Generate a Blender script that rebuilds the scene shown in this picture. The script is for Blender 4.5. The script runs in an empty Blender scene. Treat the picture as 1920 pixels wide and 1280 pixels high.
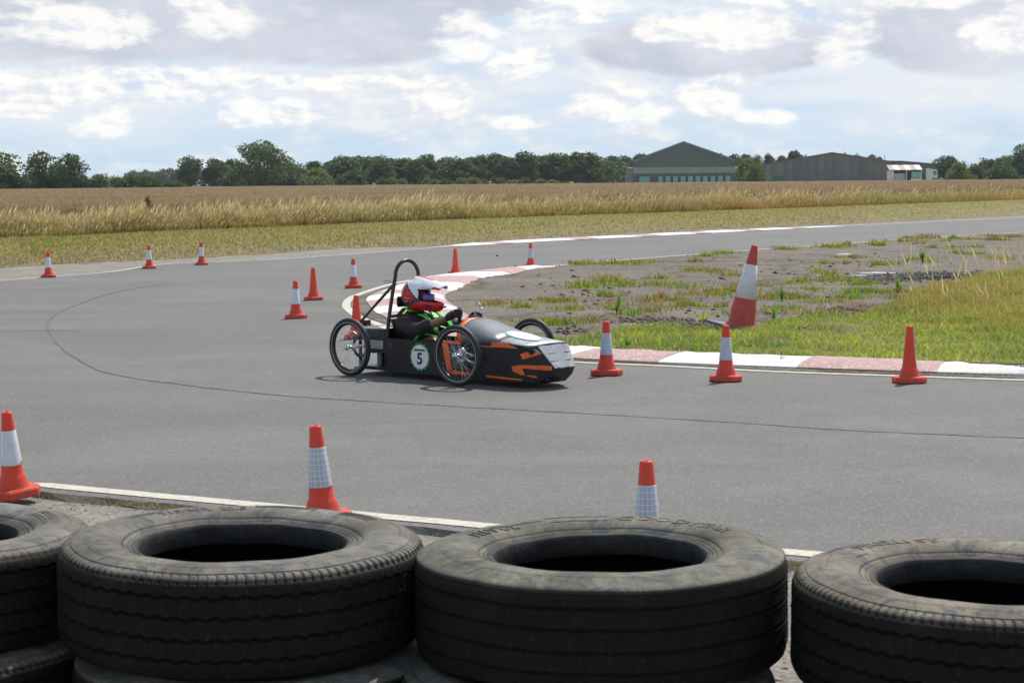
import bpy, bmesh, math, random
import numpy as np
from mathutils import Vector, Matrix, Euler
from mathutils.geometry import tessellate_polygon
from math import sin, cos, pi, radians, atan, atan2, sqrt, degrees

random.seed(7); rng = np.random.default_rng(11)
S = bpy.context.scene
COL = S.collection
R = radians

# ------------------------------------------------------------------ camera
F_PX, EYE = 3500.0, 1.65
PITCH, ROLL = atan(301 / F_PX), R(0.5)
fwd = Vector((0, cos(PITCH), -sin(PITCH)))
r0 = Vector((1, 0, 0)); u0 = Vector((0, sin(PITCH), cos(PITCH)))
rgt = cos(ROLL) * r0 - sin(ROLL) * u0
upv = cos(ROLL) * u0 + sin(ROLL) * r0
EYE_P = Vector((0, 0, EYE))
cam_d = bpy.data.cameras.new('camera'); cam = bpy.data.objects.new('camera', cam_d); COL.objects.link(cam)
M = Matrix((rgt, upv, -fwd)).transposed().to_4x4(); M.translation = EYE_P
cam.matrix_world = M
cam_d.sensor_width = 22.3; cam_d.lens = F_PX * 22.3 / 1920
cam_d.clip_start = 0.1; cam_d.clip_end = 20000
cam_d.dof.use_dof = True; cam_d.dof.focus_distance = 15.6; cam_d.dof.aperture_fstop = 8.0
S.camera = cam

# ------------------------------------------------------------------ light
SUN_EL, SUN_AZ = R(56), R(30)      # the sun stands beyond the track, a little to the right
SKY_STR = 0.1
S.view_settings.view_transform = 'Standard'
S.view_settings.look = 'None'
S.view_settings.gamma = 1.0
S.view_settings.use_curve_mapping = False
S.view_settings.exposure = 0.06
sl = bpy.data.lights.new('sun', 'SUN'); sl.energy = 4.9; sl.angle = R(0.55); sl.color = (1.0, 0.955, 0.89)
so = bpy.data.objects.new('sun', sl); COL.objects.link(so)
sd = Vector((sin(SUN_AZ) * cos(SUN_EL), cos(SUN_AZ) * cos(SUN_EL), sin(SUN_EL)))
so.rotation_euler = sd.to_track_quat('Z', 'Y').to_euler(); so.location = (0, 0, 50)

# ------------------------------------------------------------------ node helper
class NT:
    def __init__(s, tree): s.t = tree; s.n = tree.nodes; s.l = tree.links
    def new(s, typ, **kw):
        n = s.n.new(typ)
        for k, v in kw.items(): setattr(n, k, v)
        return n
    def put(s, inp, v):
        if isinstance(v, bpy.types.NodeSocket): s.l.new(v, inp)
        elif v is not None:
            if hasattr(inp.default_value, '__len__') and not hasattr(v, '__len__'): v = (v,) * len(inp.default_value)
            if hasattr(v, '__len__') and len(inp.default_value) == 4 and len(v) == 3: v = (*v, 1)
            inp.default_value = v
    def m(s, op, a, b=None, c=None, clamp=False):
        n = s.new('ShaderNodeMath', operation=op, use_clamp=clamp)
        s.put(n.inputs[0], a)
        if b is not None: s.put(n.inputs[1], b)
        if c is not None: s.put(n.inputs[2], c)
        return n.outputs[0]
    def vm(s, op, a, b=None, sc=None):
        n = s.new('ShaderNodeVectorMath', operation=op); s.put(n.inputs[0], a)
        if b is not None: s.put(n.inputs[1], b)
        if sc is not None: s.put(n.inputs['Scale'], sc)
        return n.outputs[0]
    def xyz(s, x, y, z=0.0):
        n = s.new('ShaderNodeCombineXYZ'); s.put(n.inputs[0], x); s.put(n.inputs[1], y); s.put(n.inputs[2], z); return n.outputs[0]
    def sep(s, v):
        n = s.new('ShaderNodeSeparateXYZ'); s.put(n.inputs[0], v); return n.outputs
    def noise(s, v, scale, detail=4, rough=0.55, dist=0.0, col=False):
        n = s.new('ShaderNodeTexNoise'); s.put(n.inputs['Vector'], v)
        n.inputs['Scale'].default_value = scale; n.inputs['Detail'].default_value = detail
        n.inputs['Roughness'].default_value = rough; n.inputs['Distortion'].default_value = dist
        return n.outputs['Color' if col else 'Fac']
    def voro(s, v, scale, feature='F1', out='Distance', rand=1.0):
        n = s.new('ShaderNodeTexVoronoi', feature=feature); s.put(n.inputs['Vector'], v)
        n.inputs['Scale'].default_value = scale; n.inputs['Randomness'].default_value = rand
        return n.outputs[out]
    def mr(s, v, a, b, c=0.0, d=1.0, smooth=False):
        n = s.new('ShaderNodeMapRange'); n.clamp = True
        if smooth: n.interpolation_type = 'SMOOTHSTEP'
        s.put(n.inputs[0], v); n.inputs[1].default_value = a; n.inputs[2].default_value = b
        n.inputs[3].default_value = c; n.inputs[4].default_value = d
        return n.outputs[0]
    def mix(s, f, a, b, blend='MIX'):
        n = s.new('ShaderNodeMix', data_type='RGBA', blend_type=blend)
        s.put(n.inputs[0], f); s.put(n.inputs[6], a); s.put(n.inputs[7], b); return n.outputs[2]
    def bump(s, h, strength=0.3, dist=0.01, normal=None):
        n = s.new('ShaderNodeBump'); n.inputs['Strength'].default_value = strength
        n.inputs['Distance'].default_value = dist; s.put(n.inputs['Height'], h)
        if normal is not None: s.put(n.inputs['Normal'], normal)
        return n.outputs[0]
    def gen(s, which='Object'): return s.new('ShaderNodeTexCoord').outputs[which]
    def pos(s): return s.new('ShaderNodeNewGeometry').outputs['Position']
    def nrm(s): return s.new('ShaderNodeNewGeometry').outputs['True Normal']
    def rnd(s): return s.new('ShaderNodeObjectInfo').outputs['Random']
    def att(s, name): n = s.new('ShaderNodeAttribute'); n.attribute_name = name; return n.outputs['Color']

MATS = {}
def mat(name, fn=None, color=(0.5, 0.5, 0.5), rough=0.6, metal=0.0, spec=0.5, trans=False):
    if name in MATS: return MATS[name]
    m = bpy.data.materials.new(name); m.use_nodes = True; MATS[name] = m
    nt = NT(m.node_tree); b = m.node_tree.nodes['Principled BSDF']
    b.inputs['Base Color'].default_value = (*color, 1); b.inputs['Roughness'].default_value = rough
    b.inputs['Metallic'].default_value = metal; b.inputs['Specular IOR Level'].default_value = spec
    if fn: fn(nt, b)
    return m
def grained(name, color, rough=0.6, var=0.25, scale=8.0, metal=0.0, spec=0.5, bump=0.0, dirt=None, dirt_amt=0.4):
    """plain paint / plastic / metal with mottling, dirt and fine relief"""
    def fn(nt, b):
        o = nt.gen('Object')
        n1 = nt.noise(o, scale, 6, 0.65)
        c = nt.mix(nt.mr(n1, 0.3, 0.7), tuple(k * (1 - var) for k in color), tuple(min(1, k * (1 + var)) for k in color))
        if dirt:
            n2 = nt.noise(o, scale * 2.7, 5, 0.7)
            c = nt.mix(nt.m('MULTIPLY', nt.mr(n2, 0.5, 0.72), dirt_amt), c, dirt)
        nt.put(b.inputs['Base Color'], c)
        nt.put(b.inputs['Roughness'], nt.mr(n1, 0.2, 0.8, max(0, rough - 0.1), min(1, rough + 0.12)))
        if bump: nt.put(b.inputs['Normal'], nt.bump(nt.noise(o, scale * 9, 4, 0.6), bump, 0.004))
    return mat(name, fn, color, rough, metal, spec)

# ------------------------------------------------------------------ world: Nishita sky under broken cumulus
W = bpy.data.worlds.new('World'); S.world = W; W.use_nodes = True
def build_world():
    nt = NT(W.node_tree); nt.n.clear()
    out = nt.new('ShaderNodeOutputWorld'); bg = nt.new('ShaderNodeBackground')
    bg.inputs['Strength'].default_value = SKY_STR
    nt.l.new(bg.outputs[0], out.inputs[0])
    sky = nt.new('ShaderNodeTexSky'); sky.sky_type = 'NISHITA'; sky.sun_disc = False
    sky.sun_elevation = SUN_EL; sky.sun_rotation = SUN_AZ; sky.air_density = 1.0; sky.dust_density = 1.5
    d = nt.vm('NORMALIZE', nt.gen('Generated'))
    x, y, z = nt.sep(d)
    u = nt.m('MULTIPLY', nt.m('ARCTAN2', x, y), 57.2958)
    v = nt.m('MULTIPLY', nt.m('ARCSINE', z), 57.2958)
    def P_(du=0.0, dv=0.0, su=1.0, sv=1.0, z_=0.0):
        return nt.xyz(nt.m('MULTIPLY', nt.m('ADD', u, du), su), nt.m('MULTIPLY', nt.m('ADD', v, dv), sv), z_)
    n0 = nt.noise(P_(0, 0, 0.52, 1.05), 1.0, 10, 0.61, 0.15)
    n1 = nt.noise(P_(0.2, 0.2, 0.52, 1.05), 1.0, 10, 0.61, 0.15)       # the same field a step towards the sun: its difference lights the billows
    relief = nt.m('SUBTRACT', n0, n1)
    big = nt.noise(P_(0, 0, 0.16, 0.50, 4.0), 1.0, 5, 0.55, 0.3)
    def blobs(lst):
        acc = None
        for (px, py, rx, ry) in lst:
            cu = degrees(atan((px - 960) / F_PX)); cv = (339 - 0.0087 * (px - 960) - py) / 61.1
            a = nt.m('MULTIPLY', nt.m('SUBTRACT', u, cu), 61.1 / rx)
            bb = nt.m('MULTIPLY', nt.m('SUBTRACT', v, cv), 61.1 / ry)
            bb = nt.m('MAXIMUM', bb, nt.m('MULTIPLY', bb, -1.4))       # flatter undersides
            dd = nt.m('SUBTRACT', 1.0, nt.m('ADD', nt.m('MULTIPLY', a, a), nt.m('MULTIPLY', bb, bb)))
            acc = dd if acc is None else nt.m('MAXIMUM', acc, dd)
        return nt.m('MAXIMUM', acc, -1.2)
    K = 1.04 / SKY_STR
    def c(r, g, b, k=1.0): return (r * K * k, g * K * k, b * K * k)
    low = nt.mix(nt.mr(v, 0.4, 2.6, 0, 1, True), c(0.58, 0.72, 0.83), c(0.76, 0.80, 0.86))
    clear = nt.mix(nt.mr(v, 7.0, 14.0), low, c(0.50, 0.63, 0.80))
    clear = nt.mix(nt.mr(v, 12.0, 60.0, 0.0, 0.85), clear, sky.outputs[0])
    veil = nt.noise(P_(0, 0, 0.13, 0.65, 2.0), 1.0, 6, 0.55, 0.3)
    col = nt.mix(nt.mr(veil, 0.40, 0.62, 0.0, 0.8), clear, c(0.53, 0.67, 0.83))
    # ordinary broken cumulus all round the horizon
    den = nt.m('ADD', nt.m('MULTIPLY', big, 1.0), nt.m('MULTIPLY', nt.m('SUBTRACT', n0, 0.5), 0.7))
    gm = nt.mr(nt.m('SUBTRACT', den, nt.mr(v, 7.0, 24.0, 0, 0.10)), 0.42, 0.66, 0, 1, True)   # higher, unseen cloud thinned out to cut fill light and deepen shadows
    lit = nt.mr(relief, -0.09, 0.08)
    gcol = nt.mix(lit, c(0.70, 0.73, 0.79), c(0.88, 0.87, 0.85))
    gcol = nt.mix(nt.mr(v, 7.0, 20.0), gcol, c(0.50, 0.53, 0.60))      # grey undersides above the view, darkened to weaken the fill light
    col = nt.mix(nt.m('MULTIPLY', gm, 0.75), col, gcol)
    # wide grey bases with soft, nearly level undersides
    grey = blobs([(290, 15, 720, 165), (640, 50, 300, 130), (60, 60, 260, 100), (930, -20, 260, 90),
                  (1325, 100, 260, 75), (1800, 80, 240, 105)])
    soft = nt.noise(P_(0, 0, 0.30, 0.8, 5.0), 1.0, 5, 0.5, 0.1)
    gd = nt.m('ADD', grey, nt.m('ADD', nt.m('MULTIPLY', nt.m('SUBTRACT', soft, 0.5), 1.2), nt.m('MULTIPLY', nt.m('SUBTRACT', n0, 0.5), 0.5)))
    gs = nt.mr(gd, 0.0, 0.42, 0, 1, True)
    gn2 = nt.noise(P_(0, 0, 0.16, 0.34, 8.0), 1.0, 5, 0.5, 0.2)
    gcol2 = nt.mix(nt.mr(gn2, 0.38, 0.64), c(0.485, 0.52, 0.63), c(0.68, 0.70, 0.77))
    gcol2 = nt.mix(nt.mr(relief, 0.0, 0.12, 0, 0.25), gcol2, c(0.80, 0.80, 0.82))
    col = nt.mix(nt.m('MULTIPLY', gs, 0.93), col, gcol2)
    # bright sunlit heads
    white = blobs([(1390, 55, 145, 62), (880, 82, 75, 60), (985, 120, 70, 46), (1060, 30, 120, 56), (830, 205, 75, 30),
                   (1165, 205, 115, 44), (1335, 190, 80, 50), (1235, 66, 50, 34), (150, 180, 90, 44), (505, 218, 120, 44),
                   (350, 172, 90, 44), (10, 180, 55, 60), (140, 60, 180, 60), (415, 45, 90, 55), (1880, 75, 90, 60), (1590, 100, 60, 70),
                   (1760, 10, 130, 30), (200, 235, 60, 44), (50, 215, 70, 20), (980, 232, 60, 18), (1440, 222, 70, 20),
                   (640, 160, 260, 20), (280, 150, 200, 22)])
    wd = nt.m('ADD', white, nt.m('MULTIPLY', nt.m('SUBTRACT', n0, 0.50), 3.8))
    wm = nt.mr(wd, -0.15, 0.75, 0, 1, True)
    wcol = nt.mix(nt.mr(relief, -0.10, 0.02), c(0.73, 0.76, 0.83), c(0.98, 0.96, 0.92))
    col = nt.mix(nt.m('MULTIPLY', wm, 0.82), col, wcol)
    col = nt.mix(nt.mr(v, -1.0, -0.2), c(0.25, 0.25, 0.22), col)
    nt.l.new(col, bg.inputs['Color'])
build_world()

# ------------------------------------------------------------------ geometry helpers
def ray(px, py): return fwd + rgt * ((px - 960) / F_PX) - upv * ((py - 640) / F_PX)
def gp(px, py, z=0.0):
    d = ray(px, py); t = (z - EYE) / d.z; return EYE_P + d * t
def at(px, py, dist):
    d = ray(px, py); return EYE_P + d * (dist / d.y)
def link(o, parent=None):
    COL.objects.link(o)
    if parent is not None: o.parent = parent
    return o
def tag(o, label=None, cat=None, group=None, kind=None):
    if label: o['label'] = label
    if cat: o['category'] = cat
    if group: o['group'] = group
    if kind: o['kind'] = kind
    return o
def empty(name, loc=(0, 0, 0), rz=0.0):
    o = bpy.data.objects.new(name, None); o.location = loc; o.rotation_euler = (0, 0, rz)
    o.empty_display_size = 0.2; return link(o)
def mesh_obj(name, verts, faces, m=None, parent=None, smooth=False, idx=None):
    me = bpy.data.meshes.new(name); me.from_pydata([tuple(v) for v in verts], [], faces)
    ms = m if isinstance(m, (list, tuple)) else [m]
    for q in ms:
        if q: me.materials.append(q)
    if idx is not None: me.polygons.foreach_set('material_index', idx)
    if smooth: me.polygons.foreach_set('use_smooth', [True] * len(me.polygons))
    me.update()
    return link(bpy.data.objects.new(name, me), parent)
def bm_obj(name, bm, m=None, parent=None, smooth=False):
    me = bpy.data.meshes.new(name); bm.normal_update(); bm.to_mesh(me); bm.free()
    for q in (m if isinstance(m, (list, tuple)) else [m]):
        if q: me.materials.append(q)
    if smooth: me.polygons.foreach_set('use_smooth', [True] * len(me.polygons))
    return link(bpy.data.objects.new(name, me), parent)
def copy_tree(o, parent=None):
    c = o.copy(); COL.objects.link(c); c.parent = parent
    for ch in [k for k in bpy.data.objects if k.parent == o]: copy_tree(ch, c)
    return c
def add_box(bm, c, s, rot=None, taper=None):
    vs = []
    for dz in (-1, 1):
        for dx, dy in ((-1, -1), (1, -1), (1, 1), (-1, 1)):
            v = Vector((dx * s[0] / 2, dy * s[1] / 2, dz * s[2] / 2))
            if taper and dz > 0: v.x *= taper; v.y *= taper
            if rot: v = rot @ v
            vs.append(bm.verts.new(v + Vector(c)))
    for f in ((0, 3, 2, 1), (4, 5, 6, 7), (0, 1, 5, 4), (1, 2, 6, 5), (2, 3, 7, 6), (3, 0, 4, 7)):
        bm.faces.new([vs[i] for i in f])
def add_tube(bm, pts, r, seg=8, cap=True, closed=False):
    pts = [Vector(p) for p in pts]; n = len(pts); rings = []
    rr = r if hasattr(r, '__len__') else [r] * n
    prev = None
    for i, p in enumerate(pts):
        if closed: t = pts[(i + 1) % n] - pts[i - 1]
        else: t = pts[min(i + 1, n - 1)] - pts[max(i - 1, 0)]
        t.normalize()
        if prev is None:
            a = Vector((0, 0, 1)) if abs(t.z) < 0.9 else Vector((1, 0, 0)); a = (a - t * a.dot(t)).normalized()
        else: a = (prev - t * prev.dot(t)).normalized()
        prev = a; b = t.cross(a)
        rings.append([bm.verts.new(p + (a * cos(2 * pi * k / seg) + b * sin(2 * pi * k / seg)) * rr[i]) for k in range(seg)])
    m = n if closed else n - 1
    for i in range(m):
        A, B = rings[i], rings[(i + 1) % n]
        for k in range(seg): bm.faces.new((A[k], A[(k + 1) % seg], B[(k + 1) % seg], B[k]))
    if cap and not closed: bm.faces.new(rings[0][::-1]); bm.faces.new(rings[-1])
def add_lathe(bm, prof, seg=24, axis='Z', c=(0, 0, 0), close=False):
    rings = []
    for (r, h) in prof:
        ring = []
        for k in range(seg):
            a = 2 * pi * k / seg
            p = {'Z': (r * cos(a), r * sin(a), h), 'Y': (r * cos(a), h, -r * sin(a)), 'X': (h, r * cos(a), r * sin(a))}[axis]
            ring.append(bm.verts.new(Vector(p) + Vector(c)))
        rings.append(ring)
    pairs = list(zip(rings, rings[1:])) + ([(rings[-1], rings[0])] if close else [])
    for A, B in pairs:
        for k in range(seg): bm.faces.new((A[k], A[(k + 1) % seg], B[(k + 1) % seg], B[k]))
    return rings
def tube_obj(name, pts, r, m, parent=None, seg=8, closed=False):
    bm = bmesh.new(); add_tube(bm, pts, r, seg, True, closed); return bm_obj(name, bm, m, parent, True)
def box_obj(name, c, s, m, parent=None, rot=None, bevel=0.0):
    bm = bmesh.new(); add_box(bm, (0, 0, 0), s, rot)
    if bevel: bmesh.ops.bevel(bm, geom=bm.edges[:], offset=bevel, segments=2, affect='EDGES')
    o = bm_obj(name, bm, m, parent); o.location = c; return o
def poly_sheet(name, pts, z, m, kind='structure', grid=None):
    vs = [Vector((p[0], p[1], 0)) for p in pts]
    tris = tessellate_polygon([vs])
    fs = []
    for t in tris:
        a, b, c = [vs[i] for i in t]
        fs.append(t if (b - a).cross(c - a).z > 0 else t[::-1])
    o = mesh_obj(name, [(v.x, v.y, z) for v in vs], fs, m); tag(o, kind=kind); return o
def catmull(P, n=8):
    P = [Vector(p) for p in P]; out = []
    Q = [2 * P[0] - P[1]] + P + [2 * P[-1] - P[-2]]
    for i in range(1, len(Q) - 2):
        a, b, c, d = Q[i - 1:i + 3]
        for k in range(n):
            t = k / n
            out.append(0.5 * ((2 * b) + (c - a) * t + (2 * a - 5 * b + 4 * c - d) * t * t + (3 * b - a - 3 * c + d) * t ** 3))
    out.append(P[-1]); return out
def gpath(px, n=8): return catmull([gp(*p) for p in px], n)
def strip(name, path, w, z, m, kind='structure', off=0.0, jit=0.0):
    V, Fc = [], []
    for i, p in enumerate(path):
        t = (path[min(i + 1, len(path) - 1)] - path[max(i - 1, 0)]); t.z = 0; t.normalize(); nn = Vector((-t.y, t.x, 0))
        ww = w[i] if hasattr(w, '__len__') else w
        j = random.uniform(-jit, jit)
        a = p + nn * (off - ww / 2 + j); b = p + nn * (off + ww / 2 + j)
        V += [(a.x, a.y, z), (b.x, b.y, z)]
        if i: k = 2 * i; Fc.append((k - 2, k, k + 1, k - 1))
    me = mesh_obj(name, V, Fc, m)
    if me.data.polygons and me.data.polygons[0].normal.z < 0: me.data.flip_normals()
    if kind: tag(me, kind=kind)
    return me
def tri_mesh(name, V, T, m, tint=None):
    """fast triangle soup from numpy arrays"""
    me = bpy.data.meshes.new(name); n = len(T)
    me.vertices.add(len(V)); me.vertices.foreach_set('co', V.astype(np.float32).ravel())
    me.loops.add(n * 3); me.loops.foreach_set('vertex_index', T.astype(np.int32).ravel())
    me.polygons.add(n); me.polygons.foreach_set('loop_start', np.arange(0, n * 3, 3, dtype=np.int32))
    me.polygons.foreach_set('loop_total', np.full(n, 3, np.int32))
    if tint is not None:
        a = me.color_attributes.new('tint', 'FLOAT_COLOR', 'POINT')
        a.data.foreach_set('color', np.hstack([tint, np.ones((len(tint), 1))]).astype(np.float32).ravel())
    me.materials.append(m); me.update(calc_edges=True); me.validate()
    return me
def blades(name, P, h, w, lean, tint, m, head=None, head_tint=None, wind=(0.0, 0.0), tip_mix=0.0):
    """grass: each blade three triangles bending over; optional seed head of four"""
    N = len(P); a = rng.uniform(0, 2 * pi, N); s = np.stack([np.cos(a), np.sin(a), np.zeros(N)], 1)
    la = rng.uniform(0, 2 * pi, N); lv = np.stack([np.cos(la), np.sin(la), np.zeros(N)], 1) * (lean * h * rng.uniform(0.2, 1, N))[:, None]
    lv[:, 0] += wind[0] * h; lv[:, 1] += wind[1] * h
    h3 = np.stack([np.zeros(N), np.zeros(N), h], 1); w = w[:, None]
    v0 = P - s * w / 2; v1 = P + s * w / 2
    mid = P + h3 * 0.55 + lv * 0.35; v2 = mid - s * w * 0.38; v3 = mid + s * w * 0.38
    tip = P + h3 * (1 - 0.12 * rng.random(N))[:, None] + lv
    V = np.stack([v0, v1, v2, v3, tip], 1).reshape(-1, 3)
    i = (np.arange(N) * 5)[:, None]
    T = np.concatenate([i + np.array([[0, 1, 3]]), i + np.array([[0, 3, 2]]), i + np.array([[2, 3, 4]])], 0)
    C = np.repeat(tint, 5, 0)
    if tip_mix:
        hr_ = (head_tint * 0.9)
        C[4::5] = tint * (1 - tip_mix) + hr_ * tip_mix; C[2::5] = tint * (1 - tip_mix * 0.3) + hr_ * tip_mix * 0.3; C[3::5] = C[2::5]
    if head is not None:
        q = rng.random(N) < head; tp = tip[q]; n2 = q.sum(); ss = s[q]; hh = (h[q] * rng.uniform(0.2, 0.42, n2))[:, None]
        dirv = (tip[q] - mid[q]); dirv /= np.linalg.norm(dirv, axis=1)[:, None] + 1e-9
        hw = np.maximum(w[q] * 0.6, 0.008)
        a0 = tp - dirv * hh * 0.3; a1 = tp + dirv * hh * 0.25 - ss * hw; a2 = tp + dirv * hh * 0.25 + ss * hw; a3 = tp + dirv * hh * 0.9 + lv[q] * 0.12
        V2 = np.stack([a0, a1, a2, a3], 1).reshape(-1, 3); j = (np.arange(n2) * 4)[:, None] + len(V)
        T = np.concatenate([T, j + np.array([[0, 2, 1]]), j + np.array([[1, 2, 3]])], 0)
        V = np.concatenate([V, V2], 0); C = np.concatenate([C, np.repeat(head_tint[q], 4, 0)], 0)
    me = tri_mesh(name, V, T, m, C)
    o = link(bpy.data.objects.new(name, me)); return o
def lerp(a, b, t): return a + (b - a) * t
def vnoise(x, y, s=1.0, seed=0):
    """cheap smooth value noise for numpy"""
    x = np.asarray(x) / s; y = np.asarray(y) / s
    xi = np.floor(x).astype(int); yi = np.floor(y).astype(int); fx = x - xi; fy = y - yi
    fx = fx * fx * (3 - 2 * fx); fy = fy * fy * (3 - 2 * fy)
    def hsh(i, j):
        n = np.sin(i * 127.1 + j * 311.7 + seed * 74.7) * 43758.5453; return n - np.floor(n)
    return (hsh(xi, yi) * (1 - fx) + hsh(xi + 1, yi) * fx) * (1 - fy) + (hsh(xi, yi + 1) * (1 - fx) + hsh(xi + 1, yi + 1) * fx) * fy
def in_poly(x, y, poly):
    c = np.zeros(len(x), bool); n = len(poly); j = n - 1
    for i in range(n):
        xi, yi, xj, yj = poly[i][0], poly[i][1], poly[j][0], poly[j][1]
        q = ((yi > y) != (yj > y)) & (x < (xj - xi) * (y - yi) / (yj - yi + 1e-12) + xi); c ^= q; j = i
    return c

# ------------------------------------------------------------------ ground materials
def f_asphalt(nt, b):
    p = nt.pos()
    big = nt.noise(p, 0.35, 5, 0.6, 0.5); mid = nt.noise(p, 2.2, 5, 0.6)
    st = nt.noise(nt.vm('MULTIPLY', p, (0.16, 0.9, 1)), 1.0, 5, 0.6, 1.2)
    fine = nt.noise(p, 60, 3, 0.7); vo = nt.voro(p, 95, 'F1', 'Color'); vs = nt.sep(vo)[0]
    c = nt.mix(nt.mr(big, 0.38, 0.62), (0.090, 0.085, 0.079), (0.130, 0.123, 0.113))
    c = nt.mix(nt.mr(st, 0.46, 0.66, 0, 0.75), c, (0.08, 0.077, 0.073))
    c = nt.mix(nt.mr(mid, 0.35, 0.7, 0.0, 0.35), c, (0.145, 0.139, 0.13))
    c = nt.mix(nt.mr(fine, 0.35, 0.68, 0, 0.4), c, (0.17, 0.163, 0.153))
    c = nt.mix(nt.mr(vs, 0.86, 0.97, 0, 0.4), c, (0.30, 0.29, 0.27))
    c = nt.mix(nt.mr(vs, 0.14, 0.02, 0, 0.5), c, (0.05, 0.05, 0.05))
    nt.put(b.inputs['Base Color'], c)
    nt.put(b.inputs['Roughness'], nt.mr(mid, 0.3, 0.7, 0.72, 0.9))
    b.inputs['Specular IOR Level'].default_value = 0.35
    h = nt.m('ADD', nt.m('MULTIPLY', fine, 0.6), nt.m('MULTIPLY', nt.sep(vo)[1], 0.7))
    nt.put(b.inputs['Normal'], nt.bump(h, 0.5, 0.006))
M_ASPH = mat('asphalt', f_asphalt)
def f_line(nt, b):
    p = nt.pos(); n1 = nt.noise(p, 30, 5, 0.7); n2 = nt.noise(p, 3, 4, 0.6)
    w = nt.m('MULTIPLY', nt.mr(n1, 0.52, 0.64), nt.mr(n2, 0.35, 0.65, 0.25, 1))
    c = nt.mix(w, (0.48, 0.44, 0.36), (0.15, 0.14, 0.125))
    nt.put(b.inputs['Base Color'], nt.mix(nt.mr(n2, 0.4, 0.7, 0, 0.3), c, (0.42, 0.38, 0.32)))
    b.inputs['Roughness'].default_value = 0.75
    nt.put(b.inputs['Normal'], nt.bump(nt.noise(p, 60, 3, 0.7), 0.4, 0.004))
M_LINE = mat('line_paint', f_line)
def f_tar(nt, b):
    nt.put(b.inputs['Base Color'], nt.mix(nt.mr(nt.noise(nt.pos(), 6, 4, 0.7), 0.4, 0.6), (0.055, 0.053, 0.05), (0.11, 0.105, 0.098)))
    b.inputs['Roughness'].default_value = 0.7
M_TAR = mat('tar_seam', f_tar)
def f_island(nt, b):
    p = nt.pos()
    big = nt.noise(p, 0.5, 6, 0.62, 0.8); mid = nt.noise(p, 2.6, 6, 0.65, 0.4); fine = nt.noise(p, 28, 5, 0.7)
    vo = nt.voro(p, 38, 'F1', 'Color'); vs = nt.sep(vo)[0]
    cr = nt.voro(nt.vm('ADD', p, nt.vm('SCALE', nt.noise(p, 1.2, 4, 0.6, col=True), sc=1.2)), 0.33, 'DISTANCE_TO_EDGE')
    c = nt.mix(nt.mr(big, 0.35, 0.65), (0.085, 0.066, 0.050), (0.145, 0.120, 0.096))
    c = nt.mix(nt.mr(mid, 0.5, 0.68, 0, 0.75), c, (0.085, 0.063, 0.045))
    c = nt.mix(nt.mr(nt.noise(p, 0.9, 5, 0.6, 1.5), 0.64, 0.74, 0, 0.7), c, (0.2, 0.19, 0.175))
    c = nt.mix(nt.mr(fine, 0.35, 0.7, 0, 0.5), c, (0.2, 0.18, 0.155))
    c = nt.mix(nt.mr(vs, 0.9, 0.97, 0, 0.6), c, (0.34, 0.32, 0.29))
    c = nt.mix(nt.mr(cr, 0.035, 0.01, 0, 0.75), c, (0.07, 0.06, 0.03))
    nt.put(b.inputs['Base Color'], c); b.inputs['Roughness'].default_value = 0.92; b.inputs['Specular IOR Level'].default_value = 0.25
    h = nt.m('ADD', nt.m('ADD', nt.m('MULTIPLY', fine, 0.35), nt.m('MULTIPLY', mid, 1.3)), nt.m('MULTIPLY', nt.mr(cr, 0.0, 0.04), 0.5))
    nt.put(b.inputs['Normal'], nt.bump(h, 0.8, 0.05))
M_ISL = mat('island_ground', f_island)
def f_soil(nt, b):
    p = nt.pos(); n = nt.noise(p, 3, 6, 0.7); f = nt.noise(p, 40, 4, 0.7)
    c = nt.mix(nt.mr(n, 0.35, 0.65), (0.12, 0.11, 0.035), (0.17, 0.14, 0.06))
    nt.put(b.inputs['Base Color'], nt.mix(nt.mr(f, 0.5, 0.7, 0, 0.5), c, (0.16, 0.15, 0.06)))
    b.inputs['Roughness'].default_value = 0.95
    nt.put(b.inputs['Normal'], nt.bump(f, 0.9, 0.03))
M_SOIL = mat('turf_soil', f_soil)
def f_gravel(nt, b):
    p = nt.pos(); n = nt.noise(p, 1.6, 5, 0.65); f = nt.noise(p, 45, 5, 0.75)
    vo = nt.voro(p, 60, 'F1', 'Color'); v = nt.sep(vo)
    c = nt.mix(nt.mr(n, 0.35, 0.65), (0.15, 0.125, 0.10), (0.25, 0.22, 0.185))
    c = nt.mix(nt.mr(v[0], 0.55, 0.95, 0, 0.6), c, (0.36, 0.33, 0.29))
    c = nt.mix(nt.mr(v[1], 0.2, 0.02, 0, 0.6), c, (0.07, 0.06, 0.05))
    nt.put(b.inputs['Base Color'], c); b.inputs['Roughness'].default_value = 0.95
    nt.put(b.inputs['Normal'], nt.bump(nt.m('ADD', f, nt.m('MULTIPLY', v[2], 0.6)), 0.8, 0.015))
M_GRAV = mat('gravel', f_gravel)
def f_verge(nt, b):
    p = nt.pos(); s = nt.vm('MULTIPLY', p, (0.5, 1.0, 1))
    a = nt.att('tint'); n = nt.noise(s, 0.5, 6, 0.65); f = nt.noise(p, 9, 6, 0.75)
    c = nt.mix(nt.mr(n, 0.42, 0.6, 0, 0.45), a, (0.21, 0.175, 0.085))
    c = nt.mix(nt.mr(f, 0.35, 0.65, 0, 0.5), c, nt.mix(1.0, c, (0.6, 0.62, 0.5), 'MULTIPLY'))
    nt.put(b.inputs['Base Color'], c); b.inputs['Roughness'].default_value = 0.95; b.inputs['Specular IOR Level'].default_value = 0.2
    nt.put(b.inputs['Normal'], nt.bump(f, 1.0, 0.06))
M_VERGE = mat('mown_grass', f_verge)
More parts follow.
